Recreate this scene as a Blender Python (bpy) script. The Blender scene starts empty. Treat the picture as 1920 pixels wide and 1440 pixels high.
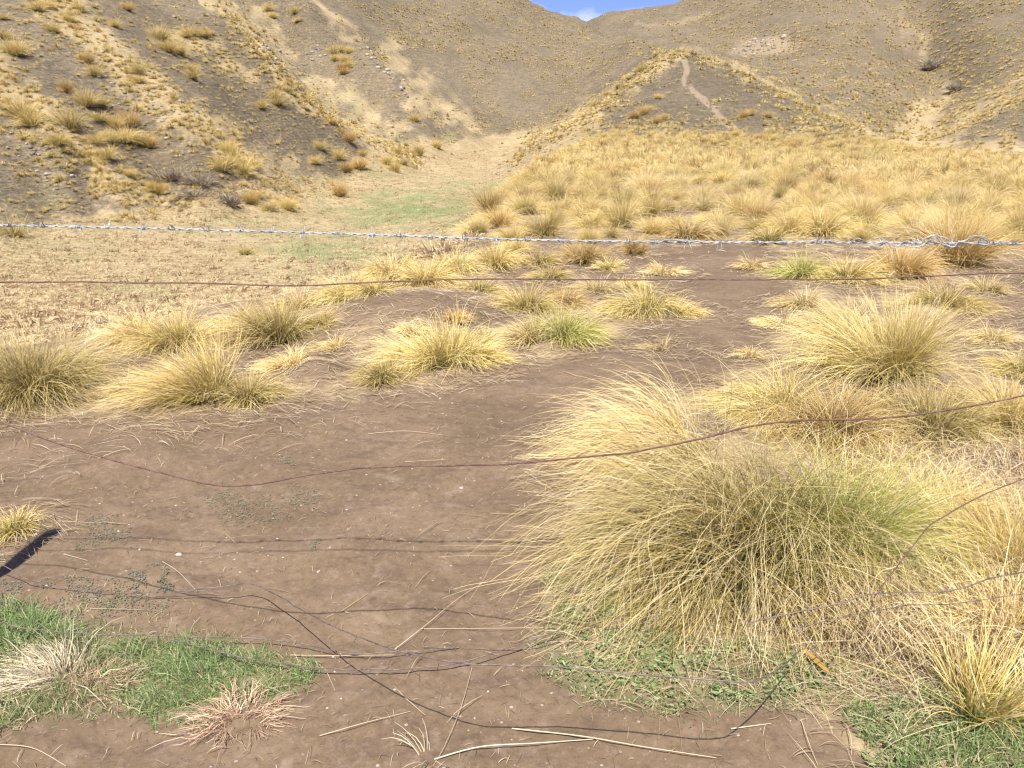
import bpy, math, random
import numpy as np
from mathutils import Vector

# ------------------------------------------------------------------ camera, sky, sun
scene = bpy.context.scene
COL = scene.collection
PITCH = math.radians(18.0); FPX = 1500.0; CAMZ = 1.6
cam_d = bpy.data.cameras.new("camera"); cam = bpy.data.objects.new("camera", cam_d); COL.objects.link(cam)
cam.location = (0, 0, CAMZ); cam.rotation_euler = (math.radians(90) - PITCH, 0, 0)
cam_d.sensor_width = 36.0; cam_d.lens = 36.0 * FPX / 1920.0; cam_d.clip_start = 0.05; cam_d.clip_end = 5000
scene.camera = cam
SUN_EL = math.radians(58); SHADOW_AZ = math.radians(5)
world = bpy.data.worlds.new("World"); scene.world = world; world.use_nodes = True
nt = world.node_tree; nt.nodes.clear()
wo = nt.nodes.new('ShaderNodeOutputWorld'); bg = nt.nodes.new('ShaderNodeBackground')
sky = nt.nodes.new('ShaderNodeTexSky'); sky.sky_type = 'NISHITA'; sky.sun_disc = False
sky.sun_elevation = SUN_EL; sky.sun_rotation = math.radians(185); sky.altitude = 900; sky.dust_density = 0.3; sky.ozone_density = 2.5
tc = nt.nodes.new('ShaderNodeTexCoord')
cn = nt.nodes.new('ShaderNodeTexNoise'); cn.inputs['Scale'].default_value = 7.0; cn.inputs['Detail'].default_value = 7; cn.inputs['Roughness'].default_value = .55
mp = nt.nodes.new('ShaderNodeMapping'); mp.inputs['Scale'].default_value = (1, 1, 2.4); mp.inputs['Location'].default_value = (0.33, 0.1, 0.35)
cr = nt.nodes.new('ShaderNodeValToRGB'); cr.color_ramp.elements[0].position = .52; cr.color_ramp.elements[1].position = .74
mx = nt.nodes.new('ShaderNodeMix'); mx.data_type = 'RGBA'
tint = nt.nodes.new('ShaderNodeMix'); tint.data_type = 'RGBA'; tint.blend_type = 'MULTIPLY'; tint.inputs[0].default_value = 1
tint.inputs[7].default_value = (0.78, 0.80, 1.35, 1)
nt.links.new(tc.outputs['Generated'], mp.inputs['Vector']); nt.links.new(mp.outputs[0], cn.inputs['Vector'])
nt.links.new(cn.outputs['Fac'], cr.inputs[0]); nt.links.new(cr.outputs[0], mx.inputs[0])
nt.links.new(sky.outputs[0], tint.inputs[6]); nt.links.new(tint.outputs[2], mx.inputs[6])
mx.inputs[7].default_value = (10.5, 10.8, 11.4, 1)
nt.links.new(mx.outputs[2], bg.inputs['Color']); bg.inputs['Strength'].default_value = 0.070
nt.links.new(bg.outputs[0], wo.inputs[0])
sd = bpy.data.lights.new("sun", 'SUN'); sd.energy = 4.9; sd.angle = math.radians(0.53); sd.color = (1.0, 0.955, 0.88)
sun = bpy.data.objects.new("sun", sd); COL.objects.link(sun)
SUND = Vector((math.sin(SHADOW_AZ) * math.cos(SUN_EL), math.cos(SHADOW_AZ) * math.cos(SUN_EL), -math.sin(SUN_EL)))
sun.rotation_euler = SUND.to_track_quat('-Z', 'Y').to_euler(); sun.location = (0, -10, 20)
scene.view_settings.view_transform = 'Standard'; scene.view_settings.look = 'None'
scene.view_settings.gamma = 1.0; scene.view_settings.exposure = 0.72
scene.cycles.max_bounces = 6; scene.cycles.diffuse_bounces = 3; scene.cycles.transmission_bounces = 3
scene.cycles.use_denoising = True
scene.cycles.filter_width = 1.3

# ------------------------------------------------------------------ helpers
RNG = np.random.default_rng(7)
CP, SP = math.cos(PITCH), math.sin(PITCH)

def ray(px, py):
    a = (np.asarray(px, float) - 960) / FPX; b = (720 - np.asarray(py, float)) / FPX
    y = CP + b * SP; z = -SP + b * CP
    return a / y, z / y                       # x per unit y, z per unit y

def pix(px, py, D):
    u, t = ray(px, py); D = np.asarray(D, float)
    return np.stack([u * D, D + 0 * u, CAMZ + t * D], -1)

def project(P):
    x, y, z = P[..., 0], P[..., 1], P[..., 2] - CAMZ
    d = y * CP - z * SP; up = y * SP + z * CP
    d = np.where(d > .05, d, .05)
    return 960 + FPX * x / d, 720 - FPX * up / d

def hash2(ix, iy, s):
    h = (ix.astype(np.int64) * 374761393 + iy.astype(np.int64) * 668265263 + s * 2246822519) & 0xffffffff
    h = ((h ^ (h >> 13)) * 1274126177) & 0xffffffff
    h = (h ^ (h >> 16)) & 0xffffffff
    return h / 4294967295.0

def vnoise(x, y, s=0):
    ix = np.floor(x); iy = np.floor(y); fx = x - ix; fy = y - iy
    fx = fx * fx * (3 - 2 * fx); fy = fy * fy * (3 - 2 * fy)
    a = hash2(ix, iy, s); b = hash2(ix + 1, iy, s); c = hash2(ix, iy + 1, s); d = hash2(ix + 1, iy + 1, s)
    return (a * (1 - fx) + b * fx) * (1 - fy) + (c * (1 - fx) + d * fx) * fy - .5

def fbm(x, y, oct=4, s=0, gain=.5):
    r = 0; a = 1.0
    for i in range(oct):
        r = r + a * vnoise(x * 2 ** i + 17.3 * i, y * 2 ** i - 9.1 * i, s + i); a *= gain
    return r

def sstep(a, b, x):
    t = np.clip((x - a) / (b - a), 0, 1); return t * t * (3 - 2 * t)

# ------------------------------------------------------------------ terrain control points (seen direction and distance)
CTRL = []
def poly(pts, step=0.06):
    for i in range(len(pts)):
        CTRL.append(pix(*pts[i]))
        if i + 1 < len(pts):
            A, B = np.array(pts[i], float), np.array(pts[i + 1], float)
            n = int(max(1, max(abs(B[0] - A[0]) / 70, abs(B[1] - A[1]) / 60, abs(math.log(B[2] / A[2])) / .25)))
            for k in range(1, n):
                f = k / n; q = A + (B - A) * f; q[2] = A[2] ** (1 - f) * B[2] ** f
                CTRL.append(pix(*q))
# flat knoll: z = 0
for D in (0.6, 1.2, 2, 3, 4, 5, 6.2):
    for u in (-1.0, -.6, -.3, 0, .3, .6, 1.0):
        if u < -.5 and D > 4.6: continue
        if u < -.35 and D > 6: continue
        CTRL.append(np.array([u * D, D, 0.0]))
for D in (8, 10, 12.5):
    for u in (.02, .2, .4, .6, .9):
        CTRL.append(np.array([u * D, D, 0.0]))
for D, z in ((18, -.02), (26, -.08), (36, -.18), (46, -.3), (56, -.35)):
    for u in (.09, .25, .4, .55, .8):
        CTRL.append(np.array([u * D, D, z - (0.15 if u > .5 else 0)]))
# knoll rim on the left, then drop
for px, py, D in ((0, 745, 4.7), (230, 640, 6.2), (430, 590, 7.2), (600, 545, 8.2), (740, 500, 9.8), (880, 452, 12.2), (930, 400, 16.5), (965, 345, 24), (1000, 300, 40)):
    u, t = ray(px, py)
    CTRL.append(np.array([u * D, D, -0.02])); 
    CTRL.append(np.array([(u - .03) * D * 1.45, D * 1.45, -0.10 * D * 1.2]))
# valley floor on the left
for p in ((-300, 620, 15), (0, 600, 16.5), (0, 560, 20), (0, 500, 26), (0, 450, 33), (300, 560, 21), (300, 500, 28), (300, 440, 38), (150, 430, 37), (560, 515, 27), (560, 450, 38),
          (700, 460, 37), (560, 400, 52), (800, 380, 56), (830, 425, 42), (900, 320, 82), (760, 335, 72), (920, 292, 104), (450, 380, 50), (640, 350, 64), (860, 350, 66)):
    CTRL.append(pix(*p))
# left slopes: spur belts and the hollows between
poly([(-300, 300, 38), (-300, 0, 52)]); poly([(-600, 250, 40), (-600, -60, 55)])
poly([(0, 420, 37), (180, 405, 43)])
poly([(0, 150, 48), (100, 250, 45), (200, 330, 45), (300, 390, 47)])
poly([(0, 280, 43), (90, 350, 43)])
poly([(60, -60, 68), (220, 120, 57), (330, 200, 54), (420, 260, 54), (560, 365, 58)])
poly([(200, -60, 82), (330, 60, 74), (430, 170, 68), (560, 290, 66), (640, 335, 68)])
poly([(330, -60, 92), (415, 0, 84), (500, 90, 77), (540, 155, 74), (625, 225, 75), (750, 300, 80), (800, 308, 84)])
poly([(440, -50, 150), (480, 10, 138), (545, 110, 122), (620, 170, 112), (700, 225, 106), (830, 275, 104)])
poly([(500, -60, 138), (570, 0, 130), (690, 85, 120), (735, 130, 116), (795, 185, 113), (860, 225, 113), (880, 262, 112)])
poly([(640, -50, 215), (700, 40, 195), (780, 130, 170), (850, 200, 150), (900, 250, 135)])
# hidden dips behind the spur crests
for p in ((430, 30, 105), (560, 190, 96), (650, 245, 92), (600, 50, 160), (720, 130, 148), (790, 195, 135)):
    CTRL.append(pix(*p))
# central hill
poly([(800, -70, 290), (980, 0, 290), (1030, 20, 285), (1080, 37, 280), (1190, 70, 210), (1270, 89, 112)])
poly([(760, 0, 230), (900, 60, 225), (1000, 110, 215), (1100, 140, 205)])
poly([(900, 180, 170), (1000, 200, 165), (1080, 180, 175), (1150, 140, 185)])
poly([(960, 265, 128), (1040, 225, 140), (1130, 170, 150), (1200, 125, 165)])
poly([(990, 275, 112), (1060, 240, 118), (1140, 190, 125), (1210, 140, 130)])
for p in ((1000, 20, 330), (1080, 60, 330), (1180, 100, 290), (900, -20, 360), (1080, 80, 380)):
    CTRL.append(pix(*p))
# near spur
poly([(1270, 89, 112), (1200, 130, 106), (1130, 185, 100), (1060, 230, 95), (1000, 265, 92), (950, 298, 94)])
poly([(1270, 89, 112), (1330, 106, 109), (1400, 140, 106), (1480, 175, 101), (1560, 215, 96), (1640, 250, 91), (1700, 275, 87)])
poly([(1270, 89, 112), (1300, 160, 96), (1345, 215, 84), (1390, 252, 73)])
poly([(1120, 262, 68), (1200, 245, 76), (1200, 190, 90)])
poly([(1500, 230, 84), (1560, 262, 72), (1650, 270, 70)])
poly([(1020, 300, 62), (1080, 278, 66)])
# behind the near spur: dip then far side
for p in ((1330, 125, 135), (1400, 160, 132), (1480, 195, 128), (1560, 235, 122), (1640, 268, 114), (1750, 292, 104), (1920, 305, 100), (2200, 310, 96)):
    CTRL.append(pix(*p))
# far right hills
poly([(1060, 60, 400), (1130, 24, 420), (1200, 17, 420), (1290, -4, 410), (1500, -90, 400), (1800, -150, 390), (2300, -180, 380)])
poly([(1340, 60, 330), (1400, 85, 300), (1450, 110, 270), (1500, 150, 220), (1600, 200, 185), (1680, 255, 150)])
poly([(1540, -20, 330), (1600, 60, 290), (1660, 140, 250), (1700, 200, 215), (1720, 250, 175)])
poly([(1640, -40, 350), (1700, 20, 320), (1740, 110, 290), (1770, 180, 255), (1740, 250, 195), (1710, 270, 160)])
poly([(1800, -40, 310), (1830, 60, 275), (1850, 140, 235), (1800, 200, 205)])
poly([(2300, 0, 170), (2050, 110, 165), (1920, 175, 162), (1840, 215, 160), (1780, 262, 150), (1740, 284, 135)])
poly([(2100, -60, 280), (2000, 60, 240), (1930, 120, 225)])
CTRL.append(pix(2300, 270, 110))
for a_ in (-600, 0, 400, 800, 1000, 1100, 1200, 1500, 1900, 2400):
    CTRL.append(pix(a_, 160, 620)); CTRL.append(pix(a_, 200, 880))
C = np.array(CTRL)
cr_ = np.hypot(C[:, 0], C[:, 1]); caz = np.arctan2(C[:, 0], C[:, 1]); cq = C[:, 2] / cr_
VS = .33
cpts = np.stack([caz, np.log(cr_) * VS], -1)
dm = np.sqrt(((cpts[:, None] - cpts[None]) ** 2).sum(-1) + 1e-5)
n_ = len(C)
A_ = np.zeros((n_ + 1, n_ + 1)); A_[:n_, :n_] = -dm + np.eye(n_) * 2e-3
A_[:n_, n_] = 1; A_[n_, :n_] = 1
sol = np.linalg.solve(A_, np.append(cq, 0)); Wt, W0 = sol[:n_], sol[n_]
TA, TV = 420, 460
AZ0, AZ1, V0, V1 = -.80, .80, math.log(.3), math.log(900)
ga = np.linspace(AZ0, AZ1, TA); gv = np.linspace(V0, V1, TV)
TAB = np.zeros((TA, TV))
for i in range(TA):
    d = np.sqrt((ga[i] - cpts[:, 0])[None] ** 2 + (gv[:, None] * VS - cpts[None, :, 1]) ** 2 + 1e-5)
    TAB[i] = W0 - d @ Wt
for _ in range(2):   # soften creases a little
    P_ = np.pad(TAB, 1, mode='edge')
    TAB = (P_[1:-1, 1:-1] * 4 + P_[:-2, 1:-1] + P_[2:, 1:-1] + P_[1:-1, :-2] + P_[1:-1, 2:]) / 8

def base_height(x, y):
    r = np.maximum(np.hypot(x, y), .31); az = np.arctan2(x, y)
    fa = (np.clip(az, AZ0, AZ1) - AZ0) / (AZ1 - AZ0) * (TA - 1.001); fv = (np.clip(np.log(r), V0, V1) - V0) / (V1 - V0) * (TV - 1.001)
    ia = fa.astype(int); iv = fv.astype(int); fa = fa - ia; fv = fv - iv
    q = (TAB[ia, iv] * (1 - fa) + TAB[ia + 1, iv] * fa) * (1 - fv) + (TAB[ia, iv + 1] * (1 - fa) + TAB[ia + 1, iv + 1] * fa) * fv
    q = q * (1 - sstep(1.1, 2.2, np.abs(az)))
    near = sstep(3.5, 7.5, r)
    return q * r * (near * .98 + .02)
def height(x, y, micro=True):
    r = np.maximum(np.hypot(x, y), .31); z = base_height(x, y)
    z = z + fbm(x * .35, y * .35, 3, 5) * .10 * sstep(4, 12, r)
    z = z + fbm(x * .09, y * .09, 4, 6, .55) * 1.7 * sstep(45, 110, r)
    z = z + fbm(x * .03, y * .03, 3, 16, .5) * 2.6 * sstep(130, 260, r)
    z = z + fbm(x * 2.7, y * 2.7, 2, 17) * .028 * (1 - sstep(8, 20, r))
    z = z + fbm(x * 1.1, y * 1.1, 3, 7) * .045 * (1 - sstep(10, 40, r))
    # little soil mounds
    for mx_, my_, mh, mr in MOUNDS:
        d2 = ((x - mx_) ** 2 + (y - my_) ** 2) / mr ** 2
        z = z + mh * np.exp(-d2)
    if micro:
        z = z + fbm(x * 6, y * 6, 4, 8, .55) * .016 * (1 - sstep(6, 16, r))
        z = z + fbm(x * 38, y * 38, 2, 9, .6) * .0045 * (1 - sstep(3, 7, r))
    return z
MOUNDS = []
def hit(px, py):
    px = np.atleast_1d(np.asarray(px, float)); py = np.atleast_1d(np.asarray(py, float))
    u, t = ray(px, py)
    Ds = np.exp(np.linspace(math.log(.9), math.log(650), 420))
    out = np.full((len(px), 3), np.nan)
    for s in range(0, len(px), 4000):
        u1 = u[s:s + 4000]; t1 = t[s:s + 4000]
        below = (CAMZ + t1[:, None] * Ds) < base_height(u1[:, None] * Ds, Ds + 0 * u1[:, None])
        k = below.argmax(1); ok = below.any(1) & (k > 0)
        k = np.clip(k, 1, None)
        D1 = Ds[k] * 1.06; D0 = Ds[k - 1] * .95
        for _ in range(11):
            Dm = .5 * (D0 + D1); b = (CAMZ + t1 * Dm) < height(u1 * Dm, Dm, False)
            D1 = np.where(b, Dm, D1); D0 = np.where(b, D0, Dm)
        z = height(u1 * D1, D1)
        o = np.stack([u1 * D1, D1, z], -1); o[~ok] = np.nan
        out[s:s + 4000] = o
    return out
_m = [hit(590, 700)[0], hit(760, 590)[0], hit(360, 740)[0], hit(1650, 700)[0]]
MOUNDS = [(_m[0][0], _m[0][1], .09, .16), (_m[1][0], _m[1][1], .16, .8), (_m[2][0], _m[2][1], .05, .5), (_m[3][0], _m[3][1], .10, .6)]
for _x, _y, _h, _r in ((720, 1200, -.035, .10), (640, 1195, -.025, .08), (500, 800, .03, .35), (250, 850, .035, .3), (560, 940, -.012, .2), (900, 1060, -.02, .25), (380, 1130, .015, .15), (1000, 760, -.02, .3)):
    _p = hit(_x, _y)[0]; MOUNDS.append((_p[0], _p[1], _h, _r))

def inpoly(px, py, P):
    P = np.asarray(P, float); ins = np.zeros(np.shape(px), bool); j = len(P) - 1
    for i in range(len(P)):
        xi, yi = P[i]; xj, yj = P[j]
        c = ((yi > py) != (yj > py)) & (px < (xj - xi) * (py - yi) / ((yj - yi) + 1e-9) + xi)
        ins ^= c; j = i
    return ins
def segdist(px, py, P):
    d = np.full(np.shape(px), 1e9)
    for i in range(len(P) - 1):
        ax, ay = P[i]; bx, by = P[i + 1]
        t = np.clip(((px - ax) * (bx - ax) + (py - ay) * (by - ay)) / ((bx - ax) ** 2 + (by - ay) ** 2), 0, 1)
        d = np.minimum(d, np.hypot(px - ax - t * (bx - ax), py - ay - t * (by - ay)))
    return d
def soft(px, py, P, f):
    """soft polygon mask"""
    d = segdist(px, py, list(P) + [P[0]]); s = np.where(inpoly(px, py, P), d, -d)
    return sstep(-f, f, s)

# ------------------------------------------------------------------ ground cover (which growth or soil lies where)
def cover(x, y, z):
    """weights: straw, green, scree(dark slope), pale"""
    P = np.stack([x, y, z], -1); px, py = project(P); r = np.hypot(x, y)
    front = (y > .3)
    amp = 14 + 0 * px
    wx = fbm(px * .02, py * .03, 3, 31) * 50; wy = fbm(px * .02 + 9, py * .03 + 4, 3, 32) * 26
    qx, qy = px + wx * .8, py + wy * .7
    straw = np.zeros_like(px); green = np.zeros_like(px); pale = np.zeros_like(px)
    far = sstep(13, 18, r)
    # far part is dry slope soil by default
    scree = far.copy()
    # valley floor straw
    vf = soft(qx, qy, [(-400, 700), (-400, 410), (0, 440), (190, 410), (330, 385), (480, 330), (640, 330), (700, 275), (900, 262), (1000, 250), (1110, 205), (1140, 215), (1040, 330), (900, 450), (600, 620), (0, 800)], 24) * far
    straw = np.maximum(straw, vf)
    belts = [([(-60, 110), (40, 190), (130, 260), (210, 330), (300, 390)], 34, .75), ([(60, -30), (160, 60), (240, 130), (330, 205), (420, 265), (560, 370)], 36, .85),
             ([(390, -20), (470, 60), (540, 155), (625, 225), (760, 300)], 20, .8), ([(560, -10), (690, 80)], 9, .6), ([(480, 20), (560, 150), (640, 185), (740, 245)], 30, .5), ([(740, 100), (800, 180), (880, 235)], 42, .5),
             ([(300, 60), (400, 100), (480, 150)], 16, .5), ([(1265, 95), (1130, 188), (1000, 268)], 20, .44), ([(1290, 92), (1400, 136), (1560, 214), (1690, 272)], 15, .38),
             ([(1690, 20), (1740, 100), (1780, 170)], 26, .35), ([(1700, 280), (1800, 230), (1930, 160)], 40, .6), ([(1540, -20), (1640, 110), (1760, 250)], 46, .22), ([(1100, 20), (1400, 60), (1500, 110)], 40, .2),
             ([(1760, 190), (1720, 250), (1700, 285)], 36, .8), ([(1720, 260), (1900, 300)], 40, .7), ([(1900, 0), (1800, 60)], 50, .2), ([(1600, 200), (1500, 120)], 50, .2)]
    for P_, w, k in belts:
        d = segdist(qx, qy, P_); straw = np.maximum(straw, k * np.exp(-(d / w) ** 2) * far)
    brk = fbm(px * .05, py * .07, 3, 41) + .5
    straw = np.clip(straw * (0.62 + .9 * brk) + .13 * far * (brk + .2) * (r < 120), 0, 1)
    # plateau of tussocks: litter
    pl = soft(qx, qy, [(880, 450), (980, 330), (1120, 262), (1700, 268), (2400, 290), (2400, 500), (1880, 480), (1450, 440), (1300, 450)], 14) * sstep(9, 14, r)
    straw = np.maximum(straw, pl * .26)
    scree = scree * (1 - pl)
    # green flush along the valley
    g = np.zeros_like(px)
    for cx, cy, sx, sy, k in ((760, 395, 210, 50, .72), (620, 470, 190, 50, .60), (880, 350, 100, 34, .5), (700, 330, 120, 24, .35), (250, 540, 120, 30, .35), (120, 460, 160, 50, .3), (450, 430, 160, 40, .4), (800, 262, 110, 20, .35), (560, 160, 60, 60, .22), (650, 190, 60, 40, .3), (60, 380, 120, 30, .3)):
        g = np.maximum(g, k * np.exp(-((qx - cx) / sx) ** 2 - ((qy - cy) / sy) ** 2))
    green = g * far * np.clip(.35 + 1.5 * (fbm(x * .8, y * .8, 3, 44) + .45), 0, 1.3)
    spur = soft(qx, qy, [(1270, 95), (1130, 190), (1010, 285), (1690, 275), (1560, 216), (1400, 142)], 16) * (r < 125)
    lslope = np.clip(fbm(x * .12, y * .12, 3, 46) * 1.2 + .35, 0, 1) * (r < 100)
    scree = scree * (.78 + .22 * np.maximum(spur, lslope))
    # pale bare scars and the track on the spur
    sc = 0.95 * np.exp(-(segdist(px + wx * .25, py + wy * .2, [(1272, 95), (1290, 130), (1285, 150), (1320, 190), (1345, 220), (1385, 248)]) / 7.5) ** 2) * (r < 140) * np.clip(.85 + .9 * fbm(px * .09, py * .09, 2, 77), .4, 1)
    sc = np.maximum(sc, .95 * np.exp(-((px + wx * .3 - 1440) / 66) ** 2 - ((py + wy * .5 - 86) / 22) ** 2))
    sc = np.maximum(sc, .7 * np.exp(-((px + wx * .3 - 1395) / 40) ** 2 - ((py + wy * .5 - 98) / 13) ** 2))
    sc = np.maximum(sc, .5 * np.exp(-(segdist(qx, qy, [(1210, 50), (1330, 25)]) / 9) ** 2))
    sc = np.maximum(sc, .4 * np.exp(-(segdist(qx, qy, [(1620, 10), (1700, 90), (1710, 20)]) / 20) ** 2))
    sc = np.maximum(sc, .4 * np.exp(-(segdist(qx, qy, [(575, 90), (610, 120)]) / 18) ** 2))
    pale = sc * sstep(30, 60, r)
    pn = np.zeros_like(px)
    for cx, cy, sx, sy, k in ((740, 1158, 80, 16, .75), (730, 893, 42, 14, .7), (880, 1400, 70, 30, .65), (590, 1390, 90, 30, .5), (1080, 1290, 60, 26, .5), (470, 1010, 120, 16, .35), (1250, 560, 60, 20, .5), (850, 1310, 50, 20, .55), (220, 1390, 120, 30, .4)):
        pn = np.maximum(pn, k * np.exp(-((qx - cx) / sx) ** 2 - ((qy - cy) / sy) ** 2))
    pale = pale + .62 * pn * (r < 14)
    # near field: thin litter at the edges of the worn earth
    nr = 1 - sstep(13, 18, r)
    dirt = soft(qx, qy, [(-500, 780), (0, 790), (300, 800), (600, 770), (960, 700), (1180, 640), (1290, 560), (1310, 450), (1420, 450), (1480, 560), (1440, 660), (1300, 700), (1080, 800), (1010, 1150), (1000, 1190), (1200, 1330), (1500, 1350), (1700, 1500), (1700, 1900), (-500, 1900)], 34)
    dirt = np.maximum(dirt, soft(qx, qy, [(1830, 490), (2200, 480), (2200, 640), (1800, 610)], 20))
    dirt = np.maximum(dirt, .8 * soft(qx, qy, [(640, 600), (700, 545), (850, 540), (960, 560), (880, 600)], 16))
    dirt = np.maximum(dirt, .8 * soft(qx, qy, [(800, 480), (1000, 455), (1300, 470), (1300, 560), (1350, 640), (1000, 530)], 16))
    dirt = np.where(front, dirt, 1)
    nstraw = (1 - dirt) * .5 * np.clip(.5 + 1.3 * (fbm(x * 3, y * 3, 3, 51) + .3), 0, 1)
    straw = straw * (1 - nr) + nstraw * nr
    ng = .5 * soft(qx, qy, GREEN_L, 20) + .4 * soft(qx, qy, GREEN_R, 24)
    green = green * (1 - nr) + ng * nr
    return np.clip(np.stack([straw, green, scree, pale], -1), 0, 1)
GREEN_L = [(-60, 1160), (60, 1155), (150, 1165), (300, 1195), (450, 1215), (600, 1262), (575, 1290), (430, 1310), (370, 1352), (270, 1352), (235, 1320), (120, 1345), (-60, 1375)]
GREEN_R = [(995, 1215), (1060, 1090), (1160, 1120), (1350, 1180), (1480, 1215), (1650, 1240), (1800, 1290), (2000, 1290), (2000, 1500), (1760, 1460), (1640, 1390), (1540, 1330), (1400, 1330), (1250, 1345), (1100, 1320), (1010, 1265)]

# ------------------------------------------------------------------ materials
def newmat(name):
    m = bpy.data.materials.new(name); m.use_nodes = True
    t = m.node_tree; b = t.nodes['Principled BSDF']; return m, t, b
def nd(t, typ, **kw):
    n = t.nodes.new(typ)
    for k, v in kw.items():
        if k.startswith('i_'):
            n.inputs[k[2:].replace('_', ' ')].default_value = v
        else: setattr(n, k, v)
    return n
def mixc(t, fac, a, b, blend='MIX'):
    n = t.nodes.new('ShaderNodeMix'); n.data_type = 'RGBA'; n.blend_type = blend
    for s, v in ((0, fac), (6, a), (7, b)):
        if hasattr(v, 'is_linked') or isinstance(v, bpy.types.NodeSocket): t.links.new(v, n.inputs[s])
        else: n.inputs[s].default_value = v if s == 0 else (*v, 1)
    return n.outputs[2]
def math_(t, op, a, b=None, c=None, clamp=False):
    n = t.nodes.new('ShaderNodeMath'); n.operation = op; n.use_clamp = clamp
    for i, v in enumerate((a, b, c)):
        if v is None: continue
        if isinstance(v, bpy.types.NodeSocket): t.links.new(v, n.inputs[i])
        else: n.inputs[i].default_value = v
    return n.outputs[0]
def noise(t, vec, scale, detail=4, rough=.55, dist=0):
    n = nd(t, 'ShaderNodeTexNoise'); n.inputs['Scale'].default_value = scale; n.inputs['Detail'].default_value = detail
    n.inputs['Roughness'].default_value = rough; n.inputs['Distortion'].default_value = dist
    t.links.new(vec, n.inputs['Vector']); return n.outputs['Fac']
def ramp(t, v, *st):
    n = t.nodes.new('ShaderNodeMapRange'); n.interpolation_type = 'SMOOTHSTEP'; t.links.new(v, n.inputs['Value'])
    for k, s in zip(('From Min', 'From Max', 'To Min', 'To Max'), st): n.inputs[k].default_value = s
    return n.outputs[0]
def scaled(t, vec, s):
    n = nd(t, 'ShaderNodeMapping'); n.inputs['Scale'].default_value = s; t.links.new(vec, n.inputs['Vector']); return n.outputs[0]

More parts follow.
